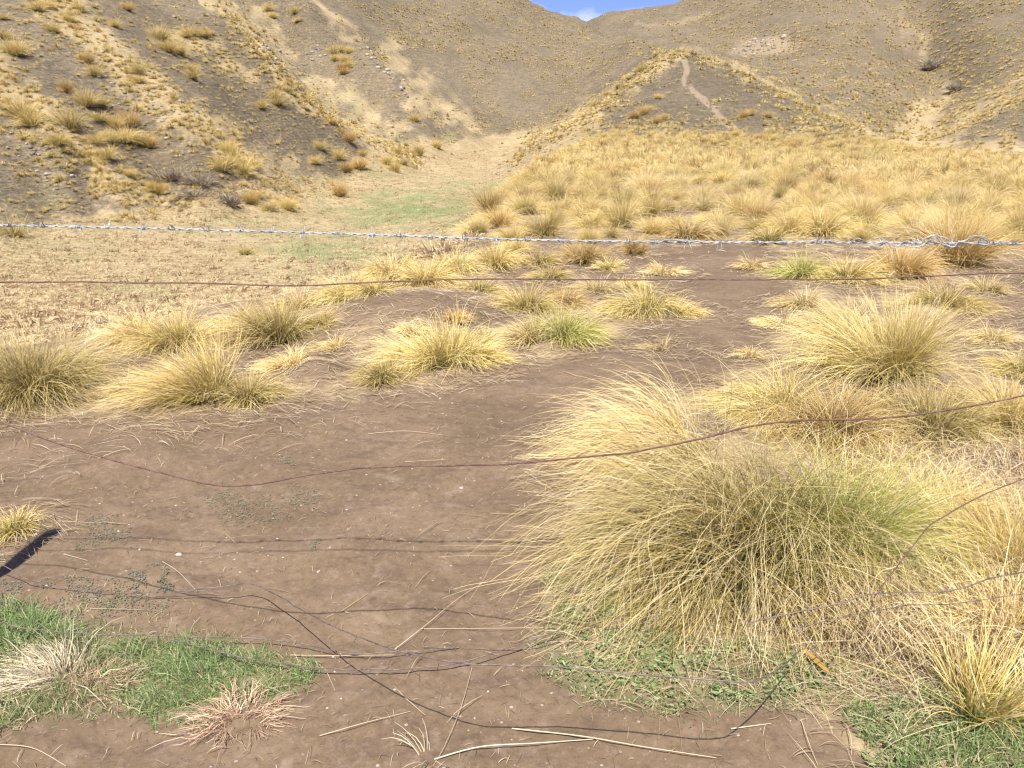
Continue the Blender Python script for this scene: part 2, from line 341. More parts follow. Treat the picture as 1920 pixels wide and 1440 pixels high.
def ground_material():
    m, t, b = newmat('ground_soil')
    g = nd(t, 'ShaderNodeNewGeometry').outputs['Position']
    at = nd(t, 'ShaderNodeAttribute', attribute_name='cover')
    sep = nd(t, 'ShaderNodeSeparateColor'); t.links.new(at.outputs['Color'], sep.inputs[0])
    straw, green, scree = sep.outputs[0], sep.outputs[1], sep.outputs[2]; pale = at.outputs['Alpha']
    # worn earth
    n1 = noise(t, g, 1.3, 5, .6, .3); n2 = noise(t, g, 9, 6, .65); n3 = noise(t, g, 70, 4, .7)
    n4 = noise(t, scaled(t, g, (1, 2.4, 1)), 3.2, 6, .62, .6)
    dirt = mixc(t, ramp(t, n1, .35, .68, 0, 1), (.160, .110, .064), (.222, .156, .095))
    dirt = mixc(t, ramp(t, n4, .5, .72, 0, .65), dirt, (.120, .080, .055))
    dirt = mixc(t, ramp(t, n2, .54, .74, 0, .55), dirt, (.30, .22, .165))
    n5 = noise(t, g, 26, 8, .75)
    dirt = mixc(t, ramp(t, n5, .52, .64, 0, .4), dirt, (.29, .215, .155))
    dirt = mixc(t, ramp(t, n5, .47, .36, 0, .5), dirt, (.10, .066, .045))
    dirt = mixc(t, ramp(t, n3, .56, .75, 0, .4), dirt, (.30, .225, .17))
    dirt = mixc(t, ramp(t, n3, .46, .26, 0, .6), dirt, (.085, .052, .036))
    # small pale grit
    vo = nd(t, 'ShaderNodeTexVoronoi', feature='F1'); vo.inputs['Scale'].default_value = 34; t.links.new(g, vo.inputs['Vector'])
    rs = nd(t, 'ShaderNodeSeparateColor'); t.links.new(vo.outputs['Color'], rs.inputs[0])
    spot = math_(t, 'MULTIPLY', ramp(t, vo.outputs['Distance'], .22, .12, 0, 1), math_(t, 'GREATER_THAN', rs.outputs[0], .93))
    dirt = mixc(t, math_(t, 'MULTIPLY', spot, .75), dirt, (.45, .38, .31))
    # slope soil, streaked along the contours
    zz = scaled(t, g, (.55, .55, 4.2))
    s1 = noise(t, zz, 1.1, 6, .68, .4); s2 = noise(t, g, .06, 5, .6); s3 = noise(t, scaled(t, g, (1.4, 1.4, 7)), 2.2, 4, .65); s4 = noise(t, g, .5, 6, .68)
    slope = mixc(t, ramp(t, s2, .38, .62, 0, 1), (.158, .124, .076), (.205, .160, .102))
    slope = mixc(t, ramp(t, s1, .50, .60, 0, .65), slope, (.100, .082, .052))
    slope = mixc(t, ramp(t, s3, .53, .63, 0, .55), slope, (.27, .215, .135))
    slope = mixc(t, ramp(t, s4, .52, .62, 0, .5), slope, (.27, .21, .12))
    sv = noise(t, scaled(t, g, (1, 1, .6)), 3.5, 5, .75)
    slope = mixc(t, ramp(t, sv, .54, .62, 0, .6), slope, (.38, .31, .21))
    fl = noise(t, scaled(t, g, (.5, .5, 3.2)), 4.2, 5, .8)
    slope = mixc(t, ramp(t, fl, .46, .38, 0, .75), slope, (.062, .050, .032))
    slope = mixc(t, ramp(t, sv, .45, .36, 0, .6), slope, (.075, .062, .042))
    slope = mixc(t, ramp(t, scree, .80, 1.0, 0, .26), slope, (.088, .068, .044))
    base = mixc(t, math_(t, 'MULTIPLY', scree, 1.3, None, True), dirt, slope)
    # dry turf
    f1 = noise(t, g, 2.3, 6, .7, .4); f2 = noise(t, g, 14, 5, .7); f3 = noise(t, g, .35, 4, .6)
    st = mixc(t, ramp(t, f3, .35, .65, 0, 1), (.40, .305, .16), (.49, .385, .215))
    st = mixc(t, ramp(t, f1, .51, .62, 0, .7), st, (.26, .185, .10))
    st = mixc(t, ramp(t, f2, .52, .64, 0, .55), st, (.20, .145, .08))
    mk = math_(t, 'ADD', math_(t, 'MULTIPLY', noise(t, g, .9, 14, .82, .2), .45), math_(t, 'MULTIPLY', noise(t, g, 11, 8, .8), .2))
    mk = math_(t, 'ADD', mk, math_(t, 'MULTIPLY', noise(t, scaled(t, g, (1, 1, 1.6)), 2.8, 5, .7), .35))
    def thresh(w, hw):
        lo = math_(t, 'MULTIPLY_ADD', w, -.42, .70)
        return math_(t, 'DIVIDE', math_(t, 'SUBTRACT', mk, math_(t, 'SUBTRACT', lo, hw)), 2 * hw, None, True)
    sf = math_(t, 'MULTIPLY', thresh(straw, .075), .9)
    c = mixc(t, sf, base, st)
    gr = mixc(t, ramp(t, f2, .4, .65, 0, 1), (.15, .205, .075), (.25, .29, .12))
    gf = math_(t, 'MULTIPLY', thresh(green, .12), math_(t, 'MULTIPLY_ADD', green, .6, .3))
    c = mixc(t, gf, c, gr)
    c = mixc(t, math_(t, 'MULTIPLY', thresh(pale, .07), .65), c, (.37, .285, .19))
    t.links.new(c, b.inputs['Base Color']); b.inputs['Roughness'].default_value = .95
    b.inputs['Specular IOR Level'].default_value = .15
    bh = math_(t, 'ADD', math_(t, 'MULTIPLY', n2, .35), math_(t, 'ADD', math_(t, 'MULTIPLY', n3, .25), math_(t, 'MULTIPLY', n5, .5)))
    bh = math_(t, 'ADD', bh, math_(t, 'MULTIPLY', spot, .2))
    bm_ = nd(t, 'ShaderNodeBump'); bm_.inputs['Strength'].default_value = .6; bm_.inputs['Distance'].default_value = .016
    t.links.new(bh, bm_.inputs['Height'])
    b2 = nd(t, 'ShaderNodeBump'); b2.inputs['Strength'].default_value = .7; b2.inputs['Distance'].default_value = .55
    sh = math_(t, 'MULTIPLY', math_(t, 'ADD', s1, math_(t, 'MULTIPLY', s4, .8)), math_(t, 'MAXIMUM', scree, math_(t, 'MULTIPLY', scree, .5)))
    t.links.new(sh, b2.inputs['Height']); t.links.new(bm_.outputs[0], b2.inputs['Normal'])
    t.links.new(b2.outputs[0], b.inputs['Normal'])
    return m

def blade_material(name, trans=.10, rough=.55, vary=.16):
    m, t, b = newmat(name)
    at = nd(t, 'ShaderNodeAttribute', attribute_name='Col')
    oi = nd(t, 'ShaderNodeObjectInfo')
    hs = nd(t, 'ShaderNodeHueSaturation'); t.links.new(at.outputs['Color'], hs.inputs['Color'])
    v = nd(t, 'ShaderNodeMapRange'); t.links.new(oi.outputs['Random'], v.inputs['Value']); v.inputs['To Min'].default_value = 1 - vary; v.inputs['To Max'].default_value = 1 + vary
    t.links.new(v.outputs[0], hs.inputs['Value'])
    t.links.new(hs.outputs[0], b.inputs['Base Color']); b.inputs['Roughness'].default_value = rough; b.inputs['Specular IOR Level'].default_value = .35
    tr = nd(t, 'ShaderNodeBsdfTranslucent'); t.links.new(hs.outputs[0], tr.inputs['Color'])
    ms = nd(t, 'ShaderNodeMixShader'); ms.inputs[0].default_value = trans
    t.links.new(b.outputs[0], ms.inputs[1]); t.links.new(tr.outputs[0], ms.inputs[2]); t.links.new(ms.outputs[0], t.nodes['Material Output'].inputs['Surface'])
    return m
def plain_material(name, c1, c2, scale, rough, metal=0, bump=.1, dist=.001):
    m, t, b = newmat(name)
    g = nd(t, 'ShaderNodeNewGeometry').outputs['Position']
    n1 = noise(t, g, scale, 5, .65); t.links.new(mixc(t, ramp(t, n1, .38, .62, 0, 1), c1, c2), b.inputs['Base Color'])
    b.inputs['Roughness'].default_value = rough; b.inputs['Metallic'].default_value = metal
    bm_ = nd(t, 'ShaderNodeBump'); bm_.inputs['Strength'].default_value = bump; bm_.inputs['Distance'].default_value = dist
    t.links.new(n1, bm_.inputs['Height']); t.links.new(bm_.outputs[0], b.inputs['Normal'])
    return m
M_GROUND = ground_material()
M_BLADE = blade_material('dry_grass_blade')
M_FAR = blade_material('tuft_blade', .25, .7, 0)
M_LEAF = blade_material('green_leaf', .3, .5, 0)
M_STALK = blade_material('straw_stalk', .05, .6, .1)
M_GALV = plain_material('galvanised_wire', (.27, .29, .29), (.50, .51, .51), 60, .55, .2, .3)
M_RUST = plain_material('rusty_wire', (.10, .050, .036), (.19, .105, .078), 45, .75, .1, .4)
M_OLD = plain_material('weathered_wire', (.12, .085, .072), (.25, .19, .165), 30, .6, .3, .4)
M_WOOD = plain_material('weathered_post_wood', (.20, .16, .12), (.34, .29, .23), 22, .85, 0, .6, .004)
M_STONE = plain_material('pale_stone', (.38, .32, .25), (.52, .46, .38), 60, .8, 0, .5)

# ------------------------------------------------------------------ object helpers
def link_mesh(name, V, F, mat, col=None, parent=None, smooth=False):
    me = bpy.data.meshes.new(name)
    V = np.asarray(V, np.float32); F = np.asarray(F, np.int32); k = F.shape[1]
    me.vertices.add(len(V)); me.vertices.foreach_set('co', V.ravel())
    me.loops.add(F.size); me.loops.foreach_set('vertex_index', F.ravel())
    me.polygons.add(len(F)); me.polygons.foreach_set('loop_start', np.arange(0, F.size, k, dtype=np.int32))
    me.polygons.foreach_set('loop_total', np.full(len(F), k, np.int32))
    if smooth: me.polygons.foreach_set('use_smooth', np.ones(len(F), bool))
    if col is not None:
        nm, arr = col; arr = np.asarray(arr, np.float32)
        if arr.shape[1] == 3: arr = np.concatenate([arr, np.ones((len(arr), 1), np.float32)], 1)
        a = me.color_attributes.new(nm, 'FLOAT_COLOR', 'POINT'); a.data.foreach_set('color', arr.ravel())
    me.update(calc_edges=True); me.materials.append(mat)
    o = bpy.data.objects.new(name, me); COL.objects.link(o)
    if parent: o.parent = parent
    return o
def tag(o, label=None, cat=None, group=None, kind=None):
    if label: o['label'] = label
    if cat: o['category'] = cat
    if group: o['group'] = group
    if kind: o['kind'] = kind
    return o

# ------------------------------------------------------------------ ground mesh
azf = np.linspace(-.76, .76, 1150); azb = np.linspace(.76, 2 * math.pi - .76, 72)[1:-1]
AZ = np.concatenate([azf, azb]); NA = len(AZ)
RR = np.concatenate([[.05, .2, .4, .6, .8], np.exp(np.linspace(math.log(.95), math.log(120), 720)), np.exp(np.linspace(math.log(120), math.log(560), 260))[1:], [620, 760, 1000]]); NR = len(RR)
X = RR[:, None] * np.sin(AZ)[None]; Y = RR[:, None] * np.cos(AZ)[None]
Z = height(X, Y)
V = np.stack([X, Y, Z], -1).reshape(-1, 3)
cv = cover(V[:, 0], V[:, 1], V[:, 2])
i = np.arange(NR - 1)[:, None] * NA; j = np.arange(NA)[None]; j2 = (j + 1) % NA
F = np.stack([i + j, i + NA + j, i + NA + j2, i + j2], -1).reshape(-1, 4)[:, ::-1]
gnd = link_mesh('ground', V, F, M_GROUND, ('cover', cv), smooth=True)
tag(gnd, 'brown worn earth track, dry valley floor and grey brown hills with straw coloured belts', 'ground', kind='structure')

# ------------------------------------------------------------------ grass blades
def ribbons(P, w, side, taper=None):
    """P (N,S,3), w (N,), side (N,3) -> verts, quads"""
    N, S, _ = P.shape
    if taper is None: taper = np.linspace(1, .18, S)
    d = (side[:, None, :] * (w[:, None] * taper[None])[..., None]) * .5
    V = np.stack([P - d, P + d], 2).reshape(-1, 3)
    b = (np.arange(N)[:, None] * S + np.arange(S - 1)[None]) * 2
    F = np.stack([b, b + 1, b + 3, b + 2], -1).reshape(-1, 4)
    return V, F
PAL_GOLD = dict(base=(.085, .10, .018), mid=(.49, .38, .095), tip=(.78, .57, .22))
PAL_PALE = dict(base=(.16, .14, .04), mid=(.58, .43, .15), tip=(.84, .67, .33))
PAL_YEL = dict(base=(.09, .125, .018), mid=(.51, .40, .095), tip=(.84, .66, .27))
PAL_BIG = dict(base=(.050, .070, .013), mid=(.45, .34, .085), tip=(.90, .72, .37))  # olive base darkened for the shaded core, tips paled as if sunlit
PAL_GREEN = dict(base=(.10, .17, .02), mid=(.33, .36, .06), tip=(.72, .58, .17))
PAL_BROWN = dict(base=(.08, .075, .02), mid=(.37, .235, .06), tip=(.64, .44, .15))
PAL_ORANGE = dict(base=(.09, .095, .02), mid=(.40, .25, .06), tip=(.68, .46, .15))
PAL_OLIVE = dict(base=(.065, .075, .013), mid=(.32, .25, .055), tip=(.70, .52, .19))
def tuft(rng, n, W, H, seg, w, lean=(-.12, 0), pal=PAL_GOLD, droop=.9, R=None, wig=.05, up=0., floor=.006, live_shade=1.0, curl=1.0, lt=.16, LL=None, th_=None):
    R = R or W * .17
    L = LL or math.hypot(W * .5, H) * 1.18
    th1 = th_ or math.atan2(W * .5, H) * 1.05
    if LL: H = LL * .8
    nl = max(6, n // (24 if n > 3500 else 14)); lk = rng.integers(0, nl, n); mix = .75 if n > 200 else .5
    rl = np.sqrt(rng.random(nl)); pl = rng.random(nl) * 2 * math.pi
    bx = rl[lk] * np.cos(pl[lk]) * R + rng.normal(0, R * .09, n); by = rl[lk] * np.sin(pl[lk]) * R + rng.normal(0, R * .09, n)
    rr = np.minimum(np.hypot(bx, by), R * 1.15); ph = np.arctan2(by, bx)
    P0 = np.stack([bx, by, -.015 + 0 * rr], -1)
    th = th1 * (rr / R) ** .8 * (1 - up) + rng.normal(0, lt, nl)[lk] * mix + rng.normal(0, .09, n)
    az = ph + rng.normal(0, .55, nl)[lk] * mix + rng.normal(0, .22, n)
    D = np.stack([np.sin(th) * np.cos(az) + lean[0], np.sin(th) * np.sin(az) + lean[1], np.cos(th)], -1)
    D /= np.linalg.norm(D, axis=1, keepdims=True)
    ln = (H * 1.05 + (L * 1.05 - H * 1.05) * np.clip(np.abs(th) / max(th1, .1), 0, 1)) * (.30 + .70 * rng.random(n) ** .7) * (1 + rng.normal(0, .10, nl)[lk])
    dr = droop * (.6 + .8 * rng.random(n)) * (0.35 + np.sin(np.clip(th, 0, 1.5)))
    cw = rng.normal(0, .35 * curl, nl)[lk] + rng.normal(0, .25, n)
    P = np.zeros((n, seg + 1, 3)); P[:, 0] = P0; p = P0.copy(); ds = ln / seg
    fl = floor + rng.random(n) * .02
    stray = rng.random(n) < .07; D[stray] += rng.normal(0, .55, (int(stray.sum()), 3)) * [1, 1, .3]; D /= np.linalg.norm(D, axis=1, keepdims=True)
    kb = np.where(rng.random(n) < .16, rng.integers(1, seg + 1, n), 99)
    for k in range(seg):
        f = (k + 1) / seg
        bk = kb == k
        if bk.any(): D[bk] += np.stack([rng.normal(0, .55, bk.sum()), rng.normal(0, .55, bk.sum()), -np.abs(rng.normal(.1, .55, bk.sum()))], -1)
        D[:, 2] -= dr / seg * (.4 + 1.6 * f)
        D[:, :2] += np.array(lean)[None] * (1.2 / seg)
        c = cw / seg; Dx = D[:, 0] - D[:, 1] * c; Dy = D[:, 1] + D[:, 0] * c; D[:, 0] = Dx; D[:, 1] = Dy
        D += rng.normal(0, wig, (n, 3))
        D /= np.linalg.norm(D, axis=1, keepdims=True)
        p = p + D * ds[:, None]
        lo = (p[:, 2] < fl) & (k > 0); p[lo, 2] = fl[lo] + .3 * np.abs(p[lo, 2] - fl[lo]) * 0
        P[:, k + 1] = p
    side = np.cross(P[:, -1] - P[:, 0], rng.normal(0, 1, (n, 3)) + np.array([0, -.9, .5])); side /= np.linalg.norm(side, axis=1, keepdims=True) + 1e-9
    V, F = ribbons(P, w * (.7 + .6 * rng.random(n)), side)
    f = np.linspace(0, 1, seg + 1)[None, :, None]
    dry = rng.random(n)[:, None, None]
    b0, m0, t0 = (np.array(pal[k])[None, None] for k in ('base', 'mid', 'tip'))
    e = np.clip((.18 + .42 * rng.random(n)[:, None, None]) * live_shade, .05, .9)          # how far up the green base, painted darker for the shaded heart, reaches
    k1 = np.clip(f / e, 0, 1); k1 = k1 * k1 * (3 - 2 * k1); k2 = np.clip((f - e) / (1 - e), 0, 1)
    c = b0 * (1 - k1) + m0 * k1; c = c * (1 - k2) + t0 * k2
    dead = np.array([.46, .32, .17]); bleach = np.array([.84, .70, .42])
    c = np.where(dry < .07, c * .35 + dead * .65, np.where(dry > .78, c * .35 + bleach * .65, c))
    c = c * (.74 + .34 * rng.random((n, 1, 1)) + .18 * rng.random(nl)[lk][:, None, None])
    c = np.repeat(c, 2, axis=1).reshape(-1, 3)
    return V, F, np.clip(c, 0, .9)

tussocks = 0
def put_tuft(data, name, loc, rz=0, sc=1, mat=M_BLADE):
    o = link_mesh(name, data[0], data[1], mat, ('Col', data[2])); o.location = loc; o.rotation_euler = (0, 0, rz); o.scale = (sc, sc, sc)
    return o

# --- tussocks placed one by one: base pixel, width, height (in photo pixels), lean, palette, blades, label
HT = [
 (1375, 1050, 740, 390, (-.31, -.27), PAL_BIG, 3700, 'largest tussock, drooping pale gold blades over the green weeds in front', dict(droop=2.3, wig=.07, R=.26, live_shade=1.45, curl=2.0, lt=.36, LL=1.0, th_=.72)),
 (1590, 1050, 340, 290, (.10, -.08), PAL_GREEN, 1900, 'green hearted tussock growing against the right side of the largest tussock', dict(live_shade=1.7, wig=.09, droop=1.9, LL=.66, th_=.6)),
 (1250, 862, 400, 120, (-.50, .02), PAL_PALE, 1500, 'pale arching tussock behind the upper left of the largest tussock', dict(droop=2.2, wig=.06, LL=.76, th_=.6)),
 (1890, 1085, 420, 210, (-.10, -.05), PAL_GOLD, 3000, 'tangled gold tussock at the right edge level with the middle of the largest tussock', dict(wig=.10)),
 (1745, 985, 380, 150, (-.05, -.05), PAL_PALE, 1700, 'matted pale tussock immediately right of the largest tussock', dict(wig=.13, droop=1.5)),
 (1700, 1150, 350, 120, (.12, -.1), PAL_PALE, 1500, 'flattened straw tussock at the lower right foot of the largest tussock', dict(wig=.13, droop=1.5)),
 (1830, 1330, 290, 190, (.05, -.05), PAL_YEL, 420, 'coarse yellow tuft with stiff upright blades in the lower right corner', dict(wig=.05, up=.35, droop=.35)),
 (1440, 775, 290, 100, (-.40, 0), PAL_YEL, 2000, 'bright yellow green tussock swept left just behind the top of the largest tussock', {}),
 (1560, 815, 300, 125, (.02, 0), PAL_BROWN, 2200, 'brownish tussock behind the sagging wire, right of the bright yellow green one', dict(wig=.09)),
 (1740, 815, 310, 130, (.02, 0), PAL_OLIVE, 2200, 'olive brown tussock behind the sagging wire, second from the right edge', dict(wig=.09)),
 (1895, 800, 240, 120, (.03, 0), PAL_GOLD, 1700, 'gold tussock under the sagging wire at the right edge', dict(wig=.08)),
 (1910, 700, 150, 60, (-.2, 0), PAL_YEL, 900, 'small yellow tussock at the right edge above the sagging wire', {}),
 (1650, 695, 330, 150, (-.22, 0), PAL_YEL, 3000, 'large round golden tussock with green heart right of the dirt track', dict(droop=.7)),
 (1570, 620, 190, 70, (-.35, 0), PAL_PALE, 1200, 'pale tussock leaning on the back of the round golden tussock', {}),
 (1500, 575, 130, 40, (-.25, 0), PAL_PALE, 700, 'small pale tussock where the dirt track passes under the plain wire', {}),
 (1770, 575, 200, 55, (-.02, 0), PAL_OLIVE, 1200, 'low olive tussock just below the plain wire on the right', {}),
 (65, 740, 290, 150, (.02, -.03), PAL_OLIVE, 3000, 'big olive brown tussock at the left edge on the rim of the knoll', dict(wig=.08)),
 (375, 745, 240, 115, (-.38, 0), PAL_GOLD, 2600, 'golden tussock combed to the left, left of the small soil mound', dict(droop=.7)),
 (465, 752, 150, 75, (.02, 0), PAL_OLIVE, 1500, 'compact brown green tussock hugging the right side of the combed golden one', {}),
 (515, 640, 190, 95, (-.15, 0), PAL_OLIVE, 1800, 'upright olive tussock on the rim between the two left tussock rows', dict(up=.2)),
 (330, 650, 210, 85, (-.15, 0), PAL_GOLD, 1600, 'feathery gold tussock on the rim above the combed golden tussock', {}),
 (255, 640, 150, 70, (-.2, 0), PAL_PALE, 1000, 'faint straw tussock on the rim left of the feathery gold one', {}),
 (545, 690, 130, 45, (-.2, 0), PAL_PALE, 900, 'pale low tussock touching the small soil mound', {}),
 (815, 680, 220, 80, (-.35, 0), PAL_YEL, 1800, 'yellow tussock combed left in the middle of the earth bank', dict(droop=.7)),
 (885, 675, 150, 62, (.25, 0), PAL_YEL, 1300, 'yellow green tussock joined to the right of the combed yellow one', {}),
 (715, 710, 120, 52, (-.1, 0), PAL_OLIVE, 1000, 'small dull green tussock below left of the combed yellow one', {}),
 (1060, 635, 170, 75, (.15, 0), PAL_GREEN, 1300, 'greenest tussock, falling to the right beside the track', {}),
 (990, 640, 130, 60, (-.3, 0), PAL_PALE, 800, 'pale tussock fringe left of the greenest tussock', {}),
 (1200, 583, 180, 62, (-.25, 0), PAL_YEL, 1400, 'arched yellow tussock left of the track under the plain wire', {}),
 (1275, 590, 130, 42, (.40, 0), PAL_GOLD, 900, 'tussock falling right onto the track', {}),
 (985, 580, 170, 55, (-.1, 0), PAL_GOLD, 1200, 'wide low gold tussock below the plain wire, middle of the picture', {}),
 (650, 563, 160, 60, (-.05, 0), PAL_YEL, 1300, 'yellow tussock crossed by the plain wire above the earth bank', {}),
 (735, 522, 130, 58, (-.02, 0), PAL_GOLD, 1100, 'gold brown tussock standing between barbed and plain wire, leftmost of its pair', {}),
 (800, 533, 135, 58, (.02, 0), PAL_GOLD, 1100, 'gold tussock standing between barbed and plain wire, right of its pair', {}),
 (900, 548, 120, 36, (0, 0), PAL_OLIVE, 700, 'low dull tussock on the plain wire above the dark earth patch', {}),
 (1095, 492, 110, 50, (0, 0), PAL_BROWN, 900, 'brown upright tussock just under the barbed wire left of the track', dict(up=.3)),
 (1192, 478, 70, 44, (0, 0), PAL_BROWN, 600, 'narrow brown tussock under the barbed wire nearest the track', dict(up=.4)),
 (1030, 522, 100, 32, (0, 0), PAL_GOLD, 600, 'low gold tussock sitting on the plain wire left of the track', {}),
 (1140, 505, 90, 26, (0, 0), PAL_YEL, 500, 'small yellow tuft between the brown tussocks and the track', {}),
 (1245, 512, 100, 26, (.1, 0), PAL_PALE, 500, 'flat pale tuft on the left edge of the track', {}),
 (1410, 503, 70, 28, (0, 0), PAL_PALE, 500, 'tiny pale tuft on the right edge of the track', {}),
 (1495, 520, 130, 50, (-.1, 0), PAL_GREEN, 1000, 'green yellow tussock right of the track between the two wires', {}),
 (1590, 522, 190, 48, (0, 0), PAL_GOLD, 1200, 'long low gold tussock between the wires under the start of the splice', {}),
 (1690, 522, 150, 76, (.05, 0), PAL_ORANGE, 1400, 'reddish gold tussock under the wire splice', dict(up=.3)),
 (1795, 500, 170, 112, (.03, 0), PAL_BROWN, 1600, 'tall reddish tussock with green foot behind the barbed wire loops', dict(up=.35)),
 (855, 603, 60, 32, (.1, 0), PAL_ORANGE, 400, 'small orange tuft on the dark earth patch', {}),
 (1240, 655, 110, 28, (-.2, 0), PAL_PALE, 130, 'sparse pale tuft lying on the track', dict(droop=1.3)),
 (25, 1000, 130, 58, (-.10, -.12), PAL_YEL, 700, 'flopped yellow tuft by the post shadow at the left edge', dict(droop=1.5)),
 (700, 560, 120, 46, (-.1, 0), PAL_GOLD, 900, 'gold tussock straddling the plain wire left of the dark earth patch', {}),
 (850, 510, 130, 50, (-.1, 0), PAL_YEL, 1000, 'yellow tussock on the rim under the barbed wire, right of the gold pair', {}),
 (925, 500, 120, 52, (-.05, 0), PAL_GOLD, 1000, 'gold tussock on the rim under the barbed wire where the plateau tussocks begin', {}),
 (600, 610, 110, 34, (-.1, 0), PAL_GOLD, 700, 'low gold tussock on the rim right of the upright olive one', {}),
 (440, 620, 150, 50, (-.2, 0), PAL_PALE, 900, 'pale tussock fringe on the rim left of the upright olive one', {}),
 (560, 580, 120, 44, (-.1, 0), PAL_PALE, 800, 'pale tussock just under the plain wire on the rim', {}),
 (910, 640, 110, 36, (.1, 0), PAL_PALE, 600, 'pale dry fringe right of the joined yellow tussocks', {}),
 (1060, 570, 120, 42, (.1, 0), PAL_BROWN, 800, 'brown green tussock right of the wide low gold one', {}),
 (1120, 545, 110, 34, (0, 0), PAL_PALE, 600, 'thin pale tussock crossing the plain wire left of the arched yellow one', {}),
 (1180, 540, 90, 26, (.1, 0), PAL_GOLD, 500, 'small gold tuft just under the plain wire beside the track', {}),
 (1010, 495, 100, 36, (0, 0), PAL_GOLD, 700, 'gold tussock under the barbed wire left of the brown upright one', {}),
 (1460, 610, 110, 30, (-.3, 0), PAL_PALE, 500, 'wispy pale tuft at the right edge of the track below the plain wire', {}),
 (1400, 668, 90, 22, (-.3, 0), PAL_PALE, 300, 'wispy pale tuft where the track meets the pale arching tussock', {}),
 (1860, 640, 120, 40, (0, 0), PAL_PALE, 600, 'pale scruffy tuft right of the round golden tussock', {}),
 (770, 620, 90, 26, (-.1, 0), PAL_PALE, 400, 'pale wisp on the earth bank behind the combed yellow tussock', {}),
 (630, 650, 90, 26, (-.1, 0), PAL_PALE, 400, 'pale wisp on the earth bank behind the small soil mound', {}),
 (230, 735, 120, 40, (-.2, 0), PAL_PALE, 500, 'pale wisp between the left edge tussock and the combed golden tussock', {}),
 (150, 690, 130, 46, (-.1, 0), PAL_PALE, 700, 'pale tussock behind the right flank of the left edge tussock', {}),
 (1850, 545, 110, 36, (0, 0), PAL_PALE, 500, 'pale tuft under the plain wire near the right edge', {}),
 (1440, 455, 110, 40, (0, 0), PAL_OLIVE, 800, 'olive tussock behind the barbed wire where the track begins', {}),
 (1290, 447, 140, 45, (0, 0), PAL_BROWN, 900, 'brown gold tussock behind the barbed wire left of the track head', {}),
 (1540, 440, 150, 60, (0, 0), PAL_GOLD, 1000, 'gold brown tussock behind the barbed wire left of the splice', {}),
 (460, 478, 50, 26, (0, 0), PAL_OLIVE, 260, 'lone olive tussock on the open valley floor just under the barbed wire', {}),
 (30, 445, 76, 50, (0, 0), PAL_OLIVE, 400, 'brown tussock behind the barbed wire at the left edge', {}),
 (1880, 1195, 360, 170, (-.05, 0), PAL_PALE, 1400, 'straw tussock behind the coarse yellow tuft at the right edge', dict(wig=.12, droop=1.4)),
]
hx = hit([h[0] for h in HT], [h[1] for h in HT])
for k, (px, py, wpx, hpx, lean, pal, n, lab, kw) in enumerate(HT):
    p = hx[k]; d = p[1] * CP + (CAMZ - p[2]) * SP
    W = wpx / FPX * d; H = hpx / FPX * d * 1.02
    if p[1] < 5: W *= .84; H *= .78
    else: W *= .84; H *= .86
    rng = np.random.default_rng(100 + k)
    bw = np.clip(.00055 * d + .0011, .0024, .012) * (1.6 if 'coarse' in lab else 1)
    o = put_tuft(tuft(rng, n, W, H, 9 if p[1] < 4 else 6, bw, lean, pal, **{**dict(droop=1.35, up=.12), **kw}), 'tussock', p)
    tag(o, lab, 'tussock', 'tussocks on the knoll around the track')
n_ind = len(HT)

# --- prototypes for the rest
def protos(sets, n, seg, w, W, H, s0):
    out = []
    for k, (pal, lean, up) in enumerate(sets):
        rng = np.random.default_rng(s0 + k)
        out.append(tuft(rng, n, W * (.9 + .2 * rng.random()), H * (.85 + .3 * rng.random()), seg, w, lean, pal, .9, None, .07, up))
    return out
SETS = [(PAL_GOLD, (-.15, 0), 0), (PAL_YEL, (-.2, 0), 0), (PAL_PALE, (-.2, .05), .1), (PAL_GOLD, (0, 0), .2), (PAL_ORANGE, (.05, 0), .3), (PAL_OLIVE, (-.05, 0), .2), (PAL_GOLD, (-.25, 0), 0), (PAL_PALE, (-.1, 0), 0), (PAL_BROWN, (0, 0), .3)]
WSEL = np.array([4, 2.6, 2.4, 3, 1.6, 1.6, 3, 2, 1.5]); WSEL = WSEL / WSEL.sum()
P_MID = protos(SETS, 800, 5, .0085, .80, .46, 300)
P_FAR = protos(SETS, 170, 3, .026, .80, .46, 400)
P_VFAR = protos(SETS, 64, 2, .066, .90, .52, 500)
CLOSE = protos(SETS, 1100, 6, .0055, .76, .42, 600)

cand = []   # (x,y,z,scale,proto,region)
rng = np.random.default_rng(11)
# plateau field: even world density
def on_hand(x, y):
    return np.array([np.any((hx[:, 0] - a) ** 2 + (hx[:, 1] - b) ** 2 < .38 ** 2) for a, b in zip(x, y)])
N = 26000
yy = 8 + (68 - 8) * np.sqrt(rng.random(N)); uu = rng.uniform(-.12, .95, N); xx = uu * yy
zz = height(xx, yy); qx, qy = project(np.stack([xx, yy, zz], -1))
FIELD = [(860, 470), (965, 345), (1010, 300), (1120, 258), (1400, 256), (1700, 268), (2700, 285), (2700, 520), (1950, 500), (1850, 470), (1500, 448), (1420, 440), (1300, 450), (1050, 470), (940, 490)]
ok = inpoly(qx, qy, FIELD) & (fbm(xx * .25, yy * .25, 3, 71) > -.42)
